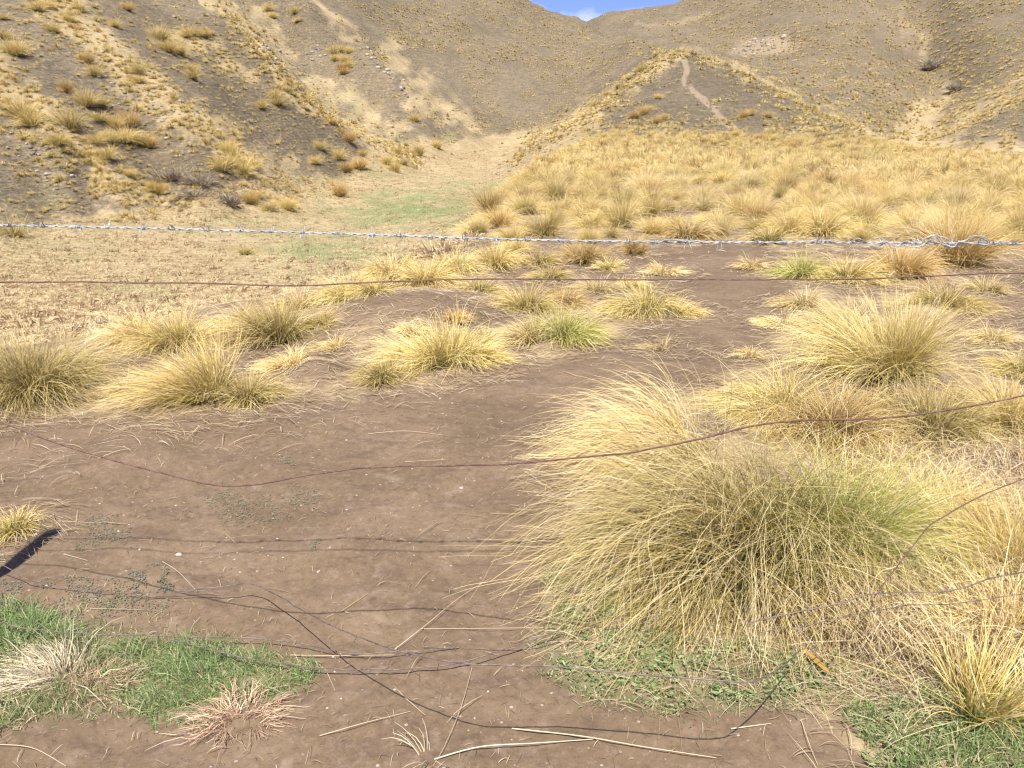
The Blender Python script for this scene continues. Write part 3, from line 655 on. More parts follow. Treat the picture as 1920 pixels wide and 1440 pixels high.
# thinning to a minimum distance
sel = []; grid = {}
for i_ in np.nonzero(ok)[0]:
    a, b = xx[i_], yy[i_]; dmin = .43 + .30 * hash2(np.array([i_]), np.array([3]), 4)[0]
    if b < 11: dmin += .25
    gx, gy = int(a // 1.2), int(b // 1.2); bad = False
    for ax in (-1, 0, 1):
        for ay in (-1, 0, 1):
            for (c, e) in grid.get((gx + ax, gy + ay), ()):
                if (a - c) ** 2 + (b - e) ** 2 < dmin * dmin: bad = True
    if not bad:
        grid.setdefault((gx, gy), []).append((a, b)); sel.append(i_)
for i_ in sel:
    cand.append((xx[i_], yy[i_], zz[i_], (.48 + .55 * rng.random() ** 1.2), rng.choice(9, p=WSEL), 'field'))
# clusters seen on the left slopes and the spur: base pixel and width
HC = [(32, 105, 46), (8, 72, 28), (8, 36, 20), (42, 222, 42), (58, 236, 36), (125, 172, 24), (162, 200, 38), (186, 200, 32), (132, 240, 44), (112, 272, 38), (185, 226, 30), (215, 240, 32), (245, 238, 32), (178, 268, 32), (205, 266, 36), (235, 268, 40), (258, 272, 34), (280, 276, 26), (200, 298, 32), (178, 142, 26), (165, 118, 22), (260, 138, 30), (262, 154, 24), (258, 208, 20), (300, 76, 30), (315, 98, 40), (335, 102, 34), (350, 70, 24), (367, 68, 26), (385, 70, 22), (358, 132, 24), (360, 148, 28), (430, 290, 32), (415, 320, 36), (435, 312, 34), (455, 325, 36), (475, 315, 30), (480, 370, 28), (470, 382, 30), (505, 394, 28), (540, 394, 32), (490, 203, 20), (520, 198, 24), (515, 182, 22), (600, 280, 22), (635, 298, 24), (650, 322, 24), (675, 318, 28), (590, 306, 22), (620, 232, 18), (655, 268, 26), (680, 292, 26), (725, 308, 24), (740, 322, 24), (745, 288, 20), (755, 308, 22), (785, 290, 24), (820, 278, 22), (778, 228, 18), (625, 100, 20), (640, 98, 22), (655, 100, 20), (630, 114, 22), (648, 116, 22), (640, 130, 22), (655, 128, 20), (645, 140, 18), (512, 34, 14), (555, 25, 18), (562, 40, 16), (638, 368, 28), (505, 20, 16), (300, 362, 30), (283, 356, 26), (240, 330, 24), (100, 60, 24), (70, 20, 30), (130, 40, 22), (90, 15, 26), (150, 20, 20), (240, 20, 22), (215, 50, 20), (1205, 215, 22), (1190, 222, 20), (1215, 208, 18), (1232, 232, 18), (1245, 225, 16), (1180, 148, 16), (1200, 135, 16), (1160, 165, 16), (1140, 180, 18), (1120, 195, 18), (1095, 210, 18), (1240, 100, 14), (1225, 108, 14), (1395, 222, 18), (1440, 220, 18), (1410, 215, 16), (1235, 185, 14), (1350, 190, 12), (1098, 75, 14), (1092, 72, 12), (1040, 45, 12)]
h2 = hit([c[0] for c in HC], [c[1] for c in HC])
for (a, b, w), p in zip(HC, h2):
    d = p[1] * CP + (CAMZ - p[2]) * SP
    cand.append((p[0], p[1], p[2], float(np.clip(w / FPX * d / .62, .7, 2.1)), int(rng.choice([0, 3, 4, 5, 6, 0, 3])), 'slope' if a < 900 else 'spur'))
# belts of small tussocks along crests, and dotted far slopes
def belt(P, width, n, region, smin=.5, smax=1.0):
    P = np.array(P, float); L_ = np.hypot(*(P[1:] - P[:-1]).T); cs = np.concatenate([[0], np.cumsum(L_)])
    s = rng.random(n) * cs[-1]; k = np.clip(np.searchsorted(cs, s) - 1, 0, len(P) - 2); f = (s - cs[k]) / L_[k]
    q = P[k] + (P[k + 1] - P[k]) * f[:, None] + rng.normal(0, width, (n, 2)) * [1, .7]
    h = hit(q[:, 0], q[:, 1])
    for p in h[~np.isnan(h[:, 0])]:
        if p[1] > 14: cand.append((p[0], p[1], p[2], rng.uniform(smin, smax), rng.choice(9, p=WSEL), region))
belt([(390, -20), (470, 60), (540, 155), (625, 225), (780, 300)], 15, 420, 'slope', .45, 1)
belt([(60, -30), (160, 60), (240, 130), (330, 205), (420, 265), (560, 370)], 30, 520, 'slope', .3, .8)
belt([(-80, 110), (40, 190), (130, 260), (210, 330), (300, 390)], 28, 320, 'slope', .3, .8)
belt([(300, 60), (400, 100), (480, 150)], 34, 180, 'slope', .3, .7)
belt([(560, -10), (690, 80), (730, 125)], 7, 80, 'slope', .5, .9)
belt([(1275, 90), (1130, 186), (1000, 266), (960, 300)], 13, 480, 'spur', .35, 1.05)
belt([(1180, 165), (1120, 215), (1060, 265)], 26, 160, 'spur', .3, .8)
belt([(1275, 88), (1400, 138), (1560, 214), (1700, 274)], 11, 430, 'spur', .35, 1.05)
belt([(1400, 160), (1540, 225), (1640, 262)], 18, 150, 'spur', .3, .8)
belt([(1060, 300), (1130, 262), (1400, 262), (1700, 278)], 12, 200, 'spur', .7, 1.2)
belt([(1480, 200), (1560, 240), (1640, 260)], 20, 70, 'spur', .5, 1)
belt([(1100, 240), (1300, 250), (1360, 230)], 22, 60, 'spur', .4, .9)
belt([(840, 215), (900, 250)], 40, 70, 'slope', .3, .7)
def area(P, n, region, smin, smax, thr=-.1):
    P_ = np.array(P); x0, y0 = P_.min(0); x1, y1 = P_.max(0)
    a = rng.uniform(x0, x1, n); b = rng.uniform(y0, y1, n)
    k = inpoly(a, b, P) & (fbm(a * .02, b * .03, 3, 88) > thr)
    h = hit(a[k], b[k])
    for p in h[~np.isnan(h[:, 0])]:
        if p[1] > 30: cand.append((p[0], p[1], p[2], rng.uniform(smin, smax), rng.choice(9, p=WSEL), region))
area([(640, -10), (970, -10), (1090, 40), (1260, 90), (1100, 130), (860, 110), (740, 80)], 3600, 'far', .45, 1.0, -.3)
area([(1290, 0), (1950, -10), (1950, 180), (1720, 280), (1400, 130)], 2200, 'far', .25, .6, -.4)
area([(860, 110), (1180, 110), (1000, 250), (900, 240)], 1300, 'far', .35, .8, -.2)
area([(1290, 0), (1950, -10), (1950, 180), (1720, 280), (1560, 210), (1400, 130), (1300, 90), (1130, 30)], 6500, 'far', .7, 1.5, -.3)
area([(1950, 160), (1950, 300), (1700, 285), (1780, 240)], 500, 'far', .6, 1.2, -.3)
area([(1080, 275), (1150, 228), (1300, 226), (1500, 220), (1680, 262), (1690, 285)], 420, 'spur', .35, .95, -.3)
area([(-50, -20), (560, -20), (800, 290), (560, 380), (200, 400), (-50, 420)], 2600, 'slope', .15, .5, -.25)
area([(560, -20), (700, -20), (900, 250), (800, 290)], 500, 'far', .3, .7, -.25)
area([(1130, 190), (1270, 95), (1400, 140), (1600, 250), (1380, 260), (1050, 262)], 600, 'spur', .2, .6, -.2)

cand = [c for c in cand if not np.isnan(c[0])]
CA = np.array([c[:4] for c in cand]); ax, ay = project(CA[:, :3]); size = CA[:, 3] / CA[:, 1]
inframe = (ax > -20) & (ax < 1940) & (ay > -10) & (ay < 1440)
order = np.argsort(-(size * np.where(inframe, 1, 1e-3)))
NIND = 292 - n_ind
ind = set(order[:NIND].tolist())
LAB = {'field': ('golden tussock among the dense tussocks covering the plateau beyond the track', 'tussocks covering the plateau'),
       'slope': ('dull gold tussock dotted on the grey brown left hillside above the valley', 'tussocks dotted on the left hillside'),
       'spur': ('small gold tussock on the conical spur with the pale zigzag track', 'tussocks on the conical spur'),
       'far': ('speck of a tussock on the far hillside', 'tussocks on the far hills')}
cache = {}; bulk = []
for i_, c in enumerate(cand):
    x, y, z, s, k, reg = c; rz = float(rng.uniform(-.7, .7)); sq = float(rng.uniform(.8, 1.25))
    if i_ in ind:
        lod = 'c' if y < 22 else 'm'
        key = (lod, k)
        if key not in cache:
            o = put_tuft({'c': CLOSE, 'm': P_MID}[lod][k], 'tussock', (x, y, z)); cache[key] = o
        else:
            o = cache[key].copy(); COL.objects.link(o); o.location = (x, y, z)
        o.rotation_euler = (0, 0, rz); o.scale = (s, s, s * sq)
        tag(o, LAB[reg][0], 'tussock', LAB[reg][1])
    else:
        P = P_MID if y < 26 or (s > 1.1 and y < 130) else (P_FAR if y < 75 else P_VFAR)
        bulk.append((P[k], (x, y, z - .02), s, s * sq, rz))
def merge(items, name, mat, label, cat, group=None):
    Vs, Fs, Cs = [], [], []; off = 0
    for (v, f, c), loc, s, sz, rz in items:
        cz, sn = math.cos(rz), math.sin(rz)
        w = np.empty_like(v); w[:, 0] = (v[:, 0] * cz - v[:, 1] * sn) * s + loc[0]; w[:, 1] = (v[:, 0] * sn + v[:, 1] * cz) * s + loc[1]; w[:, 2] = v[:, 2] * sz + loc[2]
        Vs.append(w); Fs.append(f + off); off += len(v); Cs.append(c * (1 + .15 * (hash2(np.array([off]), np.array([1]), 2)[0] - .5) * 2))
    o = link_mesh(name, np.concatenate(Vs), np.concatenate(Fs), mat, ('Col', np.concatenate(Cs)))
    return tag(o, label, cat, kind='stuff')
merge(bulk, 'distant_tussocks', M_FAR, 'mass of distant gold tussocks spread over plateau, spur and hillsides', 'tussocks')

# --- small tufts of short dry turf on the valley floor
TURF = [(dict(base=(.30, .22, .10), mid=(.54, .41, .20), tip=(.72, .58, .33)), (-.1, 0), 0), (dict(base=(.22, .17, .08), mid=(.40, .27, .14), tip=(.52, .38, .22)), (0, 0), 0), (dict(base=(.34, .28, .13), mid=(.62, .50, .27), tip=(.78, .66, .40)), (-.1, 0), 0),
        (dict(base=(.12, .17, .05), mid=(.22, .27, .10), tip=(.36, .36, .16)), (0, 0), 0), (dict(base=(.13, .085, .05), mid=(.24, .15, .08), tip=(.38, .26, .15)), (0, 0), .2)]
TP = []
for k, (pal, lean, up) in enumerate(TURF):
    r_ = np.random.default_rng(700 + k); TP.append(tuft(r_, 34, .30, .085, 2, .016, lean, pal, 1.0, .06, .1, up))
N = 46000
a = rng.uniform(-350, 1050, N); b = 255 + 420 * rng.random(N) ** .85
VF = [(-350, 700), (-350, 425), (0, 425), (190, 410), (330, 380), (480, 330), (640, 325), (740, 298), (900, 282), (1000, 262), (1100, 215), (1120, 235), (1040, 300), (960, 345), (900, 450), (600, 600), (0, 700)]
k = inpoly(a, b, VF); h = hit(a[k], b[k]); h = h[~np.isnan(h[:, 0])]; h = h[(h[:, 1] > 9)]
cvv = cover(h[:, 0], h[:, 1], h[:, 2]); items = []
for p, g in zip(h, cvv[:, 1]):
    kk = 3 if rng.random() < g * .9 else int(rng.choice([0, 1, 2, 4], p=[.28, .20, .36, .16]))
    s = rng.uniform(.45, 1.25) * (1 + .008 * p[1]); items.append((TP[kk], p - [0, 0, .01], s, s * rng.uniform(.7, 1.5), rng.uniform(0, 6.28)))
N3 = 1500; a = rng.uniform(-300, 900, N3); b = 330 + 300 * rng.random(N3); k = inpoly(a, b, VF); h = hit(a[k], b[k]); h = h[~np.isnan(h[:, 0])]; h = h[h[:, 1] > 10]
for p in h:
    kk = int(rng.choice([1, 4, 0, 2], p=[.35, .3, .2, .15])); s = rng.uniform(1.0, 2.3); items.append((TP[kk], p - [0, 0, .01], s, s * rng.uniform(1.1, 2.0), rng.uniform(0, 6.28)))
merge(items, 'valley_grass', M_FAR, 'short dry turf with a green flush on the valley floor left of the knoll', 'grass')

# --- loose dry litter lying on the near ground
def lying(rng, P, Lmin, Lmax, w, cols, arch=.01, az=None):
    n = len(P); S = 5; L = rng.uniform(Lmin, Lmax, n); a = rng.uniform(0, 2 * math.pi, n) if az is None else az
    cur = rng.normal(0, .28, n); T = np.linspace(-.5, .5, S)
    ang = a[:, None] + cur[:, None] * T[None]
    dx = np.cumsum(np.cos(ang), 1) * (L / S)[:, None]; dy = np.cumsum(np.sin(ang), 1) * (L / S)[:, None]
    X = P[:, 0:1] + dx - dx.mean(1, keepdims=True); Y = P[:, 1:2] + dy - dy.mean(1, keepdims=True)
    Zg = height(X, Y) + .003 + rng.random((n, 1)) * arch + (arch * 1.5) * (rng.random((n, 1))) * (1 - (2 * T[None]) ** 2)
    pts = np.stack([X, Y, Zg], -1)
    side = np.stack([-np.sin(a), np.cos(a), .25 * rng.normal(0, 1, n)], -1)
    V, F = ribbons(pts, (w + .0005 * np.clip(P[:, 1] - 3, 0, 12)) * rng.uniform(.6, 1.4, n), side, np.array([.5, 1, 1, .9, .3]))
    c = np.array(cols)[rng.integers(0, len(cols), n)] * rng.uniform(.8, 1.15, (n, 1))
    return V, F, np.repeat(c, S * 2, 0)
STRAWC = [(.62, .50, .31), (.52, .40, .24), (.68, .58, .40), (.40, .29, .17), (.55, .42, .22)]
N = 110000
yy = 1.2 + 13 * rng.random(N) ** 1.1; xx = rng.uniform(-.95, .95, N) * yy
q = np.stack([xx, yy, height(xx, yy)], -1); qx, qy = project(q); cvv = cover(xx, yy, q[:, 2])
hd = np.full(N, 9.); 
for p, hh in zip(hx, HT):
    hd = np.minimum(hd, np.hypot(xx - p[0], yy - p[1]) / ((.28 if hh[2] > 600 else .60) * hh[2] / FPX * (p[1] + .4) + .05))
clump = sstep(-.05, .35, fbm(xx * 1.6, yy * 1.6, 3, 91))
prob = np.clip(cvv[:, 0] * .9 + .8 * (hd < 1.15) + .001 + .008 * clump, 0, 1)
bank = inpoly(qx, qy, [(-300, 700), (0, 740), (500, 740), (960, 660), (1000, 690), (700, 800), (300, 870), (-300, 1000)]) * .35 * (.3 + clump)
track = soft(qx, qy, [(1290, 640), (1310, 560), (1290, 460), (1430, 450), (1470, 560), (1440, 660)], 20)
prob = np.clip(prob + bank + .16 * (.5 + clump) * sstep(4.6, 6, yy) * (1 - track), 0, 1) * (q[:, 2] > -.35)
keep = rng.random(N) < prob
nk = keep.sum(); V, F, Cc = lying(rng, q[keep], .05, .22, .0016, STRAWC, .012, rng.normal(math.pi, .6, nk))
# fine chaff thinly over all the worn earth and through the weeds
k2 = rng.random(N) < np.where(yy < 7, .11, 0) + .5 * inpoly(qx, qy, GREEN_R); ex = lying(rng, q[k2], 0.010, .065, .0012, STRAWC + [(.30, .21, .14), (.24, .16, .11)], .006)
F = np.concatenate([F, ex[1] + len(V)]); V = np.concatenate([V, ex[0]]); Cc = np.concatenate([Cc, ex[2]])
tag(link_mesh('straw_litter', V, F, M_FAR, ('Col', Cc)), 'thin dead grass blades strewn over the earth round the tussocks', 'litter', kind='stuff')

# --- matted dead straw heaped between the right hand tussocks
N2 = 9000; ma = rng.uniform(1450, 2150, N2); mb = rng.uniform(840, 1290, N2)
mk_ = rng.random(N2) < soft(ma + 60 * fbm(ma * .02, mb * .02, 2, 95), mb, [(1540, 860), (2150, 830), (2150, 1300), (1850, 1260), (1640, 1230), (1480, 1180), (1560, 1080), (1700, 1000)], 40)
mp_ = hit(ma[mk_], mb[mk_]); V, F, Cc = lying(rng, mp_, .10, .34, .0022, STRAWC + [(.66, .52, .24), (.50, .36, .17)], .055)
V[:, 2] += .05 * np.repeat(rng.random(len(mp_)), 10)
tag(link_mesh('matted_straw', V, F, M_FAR, ('Col', Cc)), 'tangle of dead straw matted between the tussocks on the right', 'straw', kind='stuff')

# --- short green grass patches
def short_grass(rng, poly_px, n, L, w, cols, lean, thr=-.9, f=6):
    P_ = np.array(poly_px); x0, y0 = P_.min(0) - 26; x1, y1 = P_.max(0) + 26
    a = rng.uniform(x0, x1, n); b = rng.uniform(y0, y1, n)
    wob = fbm(a * .03, b * .04, 3, 61) * 40
    k = (rng.random(n) < soft(a + wob, b + wob * .5, poly_px, 26) * np.clip(.75 + 1.6 * fbm(a * .035, b * .05, 3, 66), .1, 1)) & (fbm(a * .02, b * .03, 3, 62) > thr)
    h = hit(a[k], b[k]); n = len(h); S = 4
    az = rng.uniform(0, 6.28, n); ti = np.abs(rng.normal(.5, .35, n)); D = np.stack([np.sin(ti) * np.cos(az) + lean[0], np.sin(ti) * np.sin(az) + lean[1], np.cos(ti)], -1)
    ln = rng.uniform(L[0], L[1], n) * (.7 + .7 * sstep(-.3, .3, fbm(h[:, 0] * 7, h[:, 1] * 7, 2, 63)))
    P = np.zeros((n, S, 3)); P[:, 0] = h - [0, 0, .004]; p = P[:, 0].copy()
    for i in range(1, S):
        D[:, 2] -= .28 * i * .5; D /= np.linalg.norm(D, axis=1, keepdims=True); p = p + D * (ln / (S - 1))[:, None]; P[:, i] = p
    P[:, 1:, 2] = np.maximum(P[:, 1:, 2], h[:, 2:3] + .004)
    side = np.cross(D, rng.normal(0, 1, (n, 3))); side /= np.linalg.norm(side, axis=1, keepdims=True)
    V, F = ribbons(P, w * rng.uniform(.7, 1.3, n), side, np.array([1, .95, .7, .15]))
    c = np.array(cols)[rng.integers(0, len(cols), n)] * rng.uniform(.75, 1.2, (n, 1))
    return V, F, np.repeat(c, S * 2, 0)
GC = [(.24, .35, .11), (.30, .41, .16), (.19, .28, .09), (.37, .45, .20), (.46, .45, .23)]
GC2 = [(.20, .30, .09), (.31, .35, .14), (.50, .44, .24), (.60, .51, .31), (.17, .26, .08)]
parts_ = [short_grass(rng, [(230, 1215), (450, 1215), (600, 1262), (575, 1290), (430, 1310), (370, 1355), (270, 1355), (235, 1300)], 17000, (.02, .065), .0022, GC + GC[:2] + [(.55, .48, .28)], (-.15, -.1)),
          short_grass(rng, [(-80, 1150), (60, 1150), (130, 1160), (120, 1200), (40, 1215), (-80, 1205)], 9000, (.03, .07), .0026, GC, (0, 0)),
          short_grass(rng, [(-80, 1190), (120, 1170), (300, 1195), (260, 1250), (235, 1330), (120, 1345), (-80, 1375)], 12000, (.015, .045), .0026, GC2, (-.1, 0)),
          short_grass(rng, [(160, 1120), (330, 1150), (560, 1230), (480, 1240), (300, 1200), (120, 1160)], 3500, (.015, .035), .0024, GC2, (0, 0), -.1)]
def join(parts):
    off = 0; Vs = []; Fs = []; Cs = []
    for v, f, c in parts: Vs.append(v); Fs.append(f + off); Cs.append(c); off += len(v)
    return np.concatenate(Vs), np.concatenate(Fs), np.concatenate(Cs)
V, F, Cc = join(parts_)
tag(link_mesh('green_grass', V, F, M_LEAF, ('Col', Cc)), 'short bright green grass patch by the slack wires in the lower left', 'grass', kind='stuff')
V, F, Cc = join([short_grass(rng, GREEN_R, 22000, (.012, .04), .0026, GC2, (0, 0)), short_grass(rng, [(1620, 1340), (1760, 1310), (2000, 1290), (2000, 1500), (1700, 1480)], 6500, (.03, .075), .0032, GC2 + GC[:3], (0, 0))])
tag(link_mesh('weedy_grass', V, F, M_LEAF, ('Col', Cc)), 'grey green grass and weeds in front of the largest tussock', 'grass', kind='stuff')
# broad leaves of low weeds
def leaves(rng, poly_px, n, size, cols, thr, hz=.02):
    P_ = np.array(poly_px); x0, y0 = P_.min(0); x1, y1 = P_.max(0)
    a = rng.uniform(x0, x1, n); b = rng.uniform(y0, y1, n); wob = fbm(a * .03, b * .04, 3, 64) * 50
    k = inpoly(a + wob, b + wob * .4, poly_px) & (fbm(a * .035, b * .05, 3, 65) > thr)
    h = hit(a[k], b[k]); n = len(h); S = 4
    az = rng.uniform(0, 6.28, n); L = rng.uniform(*size, n); el = rng.uniform(0, .7, n)
    T = np.linspace(0, 1, S)
    dx = (np.cos(az) * np.cos(el) * L)[:, None] * T; dy = (np.sin(az) * np.cos(el) * L)[:, None] * T
    dz = (np.sin(el) * L)[:, None] * (T - .55 * T ** 2) + .003 + rng.random((n, 1)) * hz
    P = h[:, None, :] + np.stack([dx, dy, dz], -1)
    side = np.stack([-np.sin(az), np.cos(az), .35 * rng.normal(0, 1, n)], -1)
    V, F = ribbons(P, L * rng.uniform(.26, .45, n), side, np.array([.25, .95, .9, .2]))
    c = np.array(cols)[rng.integers(0, len(cols), n)] * rng.uniform(.75, 1.2, (n, 1))
    return V, F, np.repeat(c, S * 2, 0)
LC = [(.20, .28, .09), (.28, .36, .14), (.15, .22, .07), (.34, .40, .18), (.36, .35, .17)]
V, F, Cc = join([leaves(rng, GREEN_R, 11000, (.006, .016), LC, -.15), leaves(rng, [(1040, 1180), (1250, 1190), (1480, 1215), (1560, 1300), (1300, 1330), (1020, 1250)], 3000, (.009, .024), LC, -.02), leaves(rng, [(1010, 1060), (1180, 1060), (1250, 1150), (1060, 1170)], 2200, (.008, .02), LC, -.1),
                 leaves(rng, [(1580, 1330), (1760, 1310), (2000, 1290), (2000, 1500), (1650, 1460)], 3400, (.009, .022), LC, -.2)])
tag(link_mesh('leafy_weeds', V, F, M_LEAF, ('Col', Cc)), 'low leafy green weeds matted at the foot of the largest tussock', 'weeds', kind='stuff')
GLC = [(.20, .22, .15), (.25, .27, .18), (.16, .19, .12), (.30, .29, .20)]
V, F, Cc = join([leaves(rng, pl_, n_, (.004, .011), GLC, -.12, .004) for pl_, n_ in (([(330, 970), (400, 925), (600, 915), (600, 960), (440, 990)], 2600), ([(180, 960), (290, 970), (250, 1020), (140, 1040)], 1500), ([(240, 1060), (330, 1060), (320, 1110), (250, 1105)], 1200), ([(560, 1010), (620, 1010), (600, 1040)], 400), ([(0, 1090), (200, 1080), (330, 1130), (200, 1170), (0, 1150)], 3000), ([(500, 860), (560, 850), (540, 880)], 300))])
tag(link_mesh('creeping_weeds', V, F, M_LEAF, ('Col', Cc)), 'tiny grey green weeds creeping over the bare earth', 'weeds', kind='stuff')

# --- pale straw clump and reddish dead clump in the lower left
p = hit(90, 1265)[0]
PAL_ST = dict(base=(.45, .36, .22), mid=(.66, .55, .37), tip=(.74, .64, .46))
o = put_tuft(tuft(np.random.default_rng(81), 700, .46, .08, 6, .0026, (-.75, .25), PAL_ST, 1.1, .07, .09), 'straw_clump', p)
tag(o, 'bleached straw clump combed left across the lower left green grass', 'grass clump')
p = hit(445, 1350)[0]
PAL_RD = dict(base=(.34, .20, .13), mid=(.46, .29, .19), tip=(.58, .42, .29))
o = put_tuft(tuft(np.random.default_rng(82), 520, .30, .05, 5, .0028, (.05, -.12), PAL_RD, 1.6, .07, .16), 'dead_clump', p)
tag(o, 'reddish brown dead grass clump below the bright green patch', 'grass clump')
p = hit(170, 1290)[0]
o = put_tuft(tuft(np.random.default_rng(83), 300, .26, .06, 5, .0026, (.3, -.1), PAL_RD, 1.4, .06, .14), 'dead_clump', p)
tag(o, 'brown dead clump between the bleached straw and the bright green patch', 'grass clump')
p = hit(800, 1420)[0]
o = put_tuft(tuft(np.random.default_rng(84), 26, .14, .10, 5, .003, (-.1, -.2), PAL_ST, 1.0, .03, .05), 'straw_clump', p)
tag(o, 'sparse straw sprigs standing in the bare earth at the bottom edge', 'grass clump')

# ------------------------------------------------------------------ tubes (stalks, wires)
def smooth_path(P, m=6):
    P = np.asarray(P, float); Q = []
    for i in range(len(P) - 1):
        p0 = P[max(i - 1, 0)]; p1 = P[i]; p2 = P[i + 1]; p3 = P[min(i + 2, len(P) - 1)]
        for k in range(m):
            t = k / m
            Q.append(.5 * ((2 * p1) + (p2 - p0) * t + (2 * p0 - 5 * p1 + 4 * p2 - p3) * t * t + (3 * p1 - p0 - 3 * p2 + p3) * t ** 3))
    Q.append(P[-1]); return np.array(Q)
def tube(P, r, n=6, taper=None):
    P = np.asarray(P, float); S = len(P); T = np.gradient(P, axis=0); T /= np.linalg.norm(T, axis=1, keepdims=True) + 1e-12
    ref = np.array([0, 0, 1.]) if abs(T[:, 2]).mean() < .8 else np.array([0, 1., 0])
    A = np.cross(T, ref); A /= np.linalg.norm(A, axis=1, keepdims=True) + 1e-12; B = np.cross(T, A)
    rr = r * (np.ones(S) if taper is None else taper)
    an = np.arange(n) / n * 2 * math.pi
    V = P[:, None] + (A[:, None] * np.cos(an)[None, :, None] + B[:, None] * np.sin(an)[None, :, None]) * rr[:, None, None]
    V = V.reshape(-1, 3); i = np.arange(S - 1)[:, None] * n; j = np.arange(n)[None]; j2 = (j + 1) % n
    F = np.stack([i + j, i + j2, i + n + j2, i + n + j], -1).reshape(-1, 4)
    caps = np.array([[0, n - 1, n - 1, 0]])[:0]
    return V, F
def joinvf(L):
    off = 0; Vs = []; Fs = []
    for v, f in L: Vs.append(v); Fs.append(f + off); off += len(v)
    return np.concatenate(Vs), np.concatenate(Fs)

ST = [([(960, 1368), (1090, 1392), (1200, 1412), (1342, 1427)], 'longest pale stalk curving along the bottom edge'),
      ([(815, 1432), (900, 1410), (1000, 1402), (1112, 1394)], 'pale stalk running left from the middle of the longest stalk'),
      ([(1370, 1370), (1445, 1362)], 'short pale stalk on the bare earth right of the longest stalk'),
      ([(790, 1183), (900, 1184), (1045, 1178)], 'straight yellow stalk pointing at the weeds from the dark hollow'),
      ([(885, 1255), (865, 1330), (835, 1405), (812, 1445)], 'thin stalk dropping to the bottom edge across the wire shadow'),
      ([(738, 1222), (800, 1180), (860, 1130), (920, 1083)], 'long thin stalk slanting up right over the bare earth'),
      ([(305, 1055), (335, 1080), (370, 1112)], 'short brown stalk slanting down above the lowest plain wire shadow'),
      ([(-20, 1402), (60, 1411), (125, 1442)], 'pale stalk in the bottom left corner'),
      ([(170, 1146), (270, 1144)], 'horizontal straw just above the left green grass'),
      ([(545, 1234), (620, 1240), (740, 1231)], 'thick pale straw beside the tip of the green grass patch'),
      ([(1030, 1208), (1100, 1210), (1196, 1226)], 'cream stalk lying on the green weeds'),
      ([(690, 816), (760, 813), (830, 818)], 'fine straw high on the bare earth, left of the track'),
      ([(760, 868), (835, 862)], 'fine straw just above the sagging wire in the middle'),
      ([(510, 854), (545, 840), (578, 832)], 'short straw on the bare earth above the sagging wire dip'),
      ([(614, 1266), (629, 1301)], 'tiny upright straw right of the green grass tip'),
      ([(1502, 1355), (1515, 1400), (1532, 1442)], 'green yellow stalk left of the lower right weeds'),
      ([(1735, 1422), (1790, 1375), (1862, 1340)], 'yellow stalk rising through the lower right weeds'),
      ([(600, 1386), (680, 1372), (770, 1340)], 'thin straw below the wire shadow, left of the straw sprigs'),
      ([(640, 1150), (690, 1120)], 'small twiglet of straw beside the crossing of the slack wires'),
      ([(920, 966), (1000, 966)], 'yellow straw poking left from the largest tussock over the earth'),
      ([(110, 980), (190, 982)], 'straw pointing right from the flopped yellow tuft'),
      ([(120, 1040), (165, 1055)], 'curved straw beside the post shadow')]
for k, (pp, lab) in enumerate(ST):
    h = hit([a for a, b in pp], [b for a, b in pp]); h[:, 2] += .006
    if len(h) > 2: h[1:-1, 2] += .010
    Q = smooth_path(h, 6); th = .0022 if ('thick' in lab or 'longest' in lab or 'short pale' in lab) else .0013
    v, f = tube(Q, th, 5, np.linspace(1, .45, len(Q)))
    c = np.tile(np.array(STRAWC[(0, 2, 0, 4, 1)[k % 5]]), (len(v), 1))
    tag(link_mesh('dry_stalk', v, f, M_STALK, ('Col', c), smooth=True), lab, 'dry stalk', 'loose stalks on the bare earth')
# yellow leaf
h = hit([1508, 1530, 1550], [1232, 1255, 1276]); h[:, 2] += .03
v, f = ribbons(h[None], np.array([.016]), np.array([[.6, .3, .5]]) / .83, np.array([.5, 1, .5]))
v = np.concatenate([v, v + [0, 0, .0006]]); f = np.concatenate([f, f[:, ::-1] + len(v) // 2])
tag(link_mesh('yellow_leaf', v, f, M_STALK, ('Col', np.tile([.42, .26, .06], (len(v), 1)))), 'folded orange yellow leaf standing in the green weeds', 'leaf')

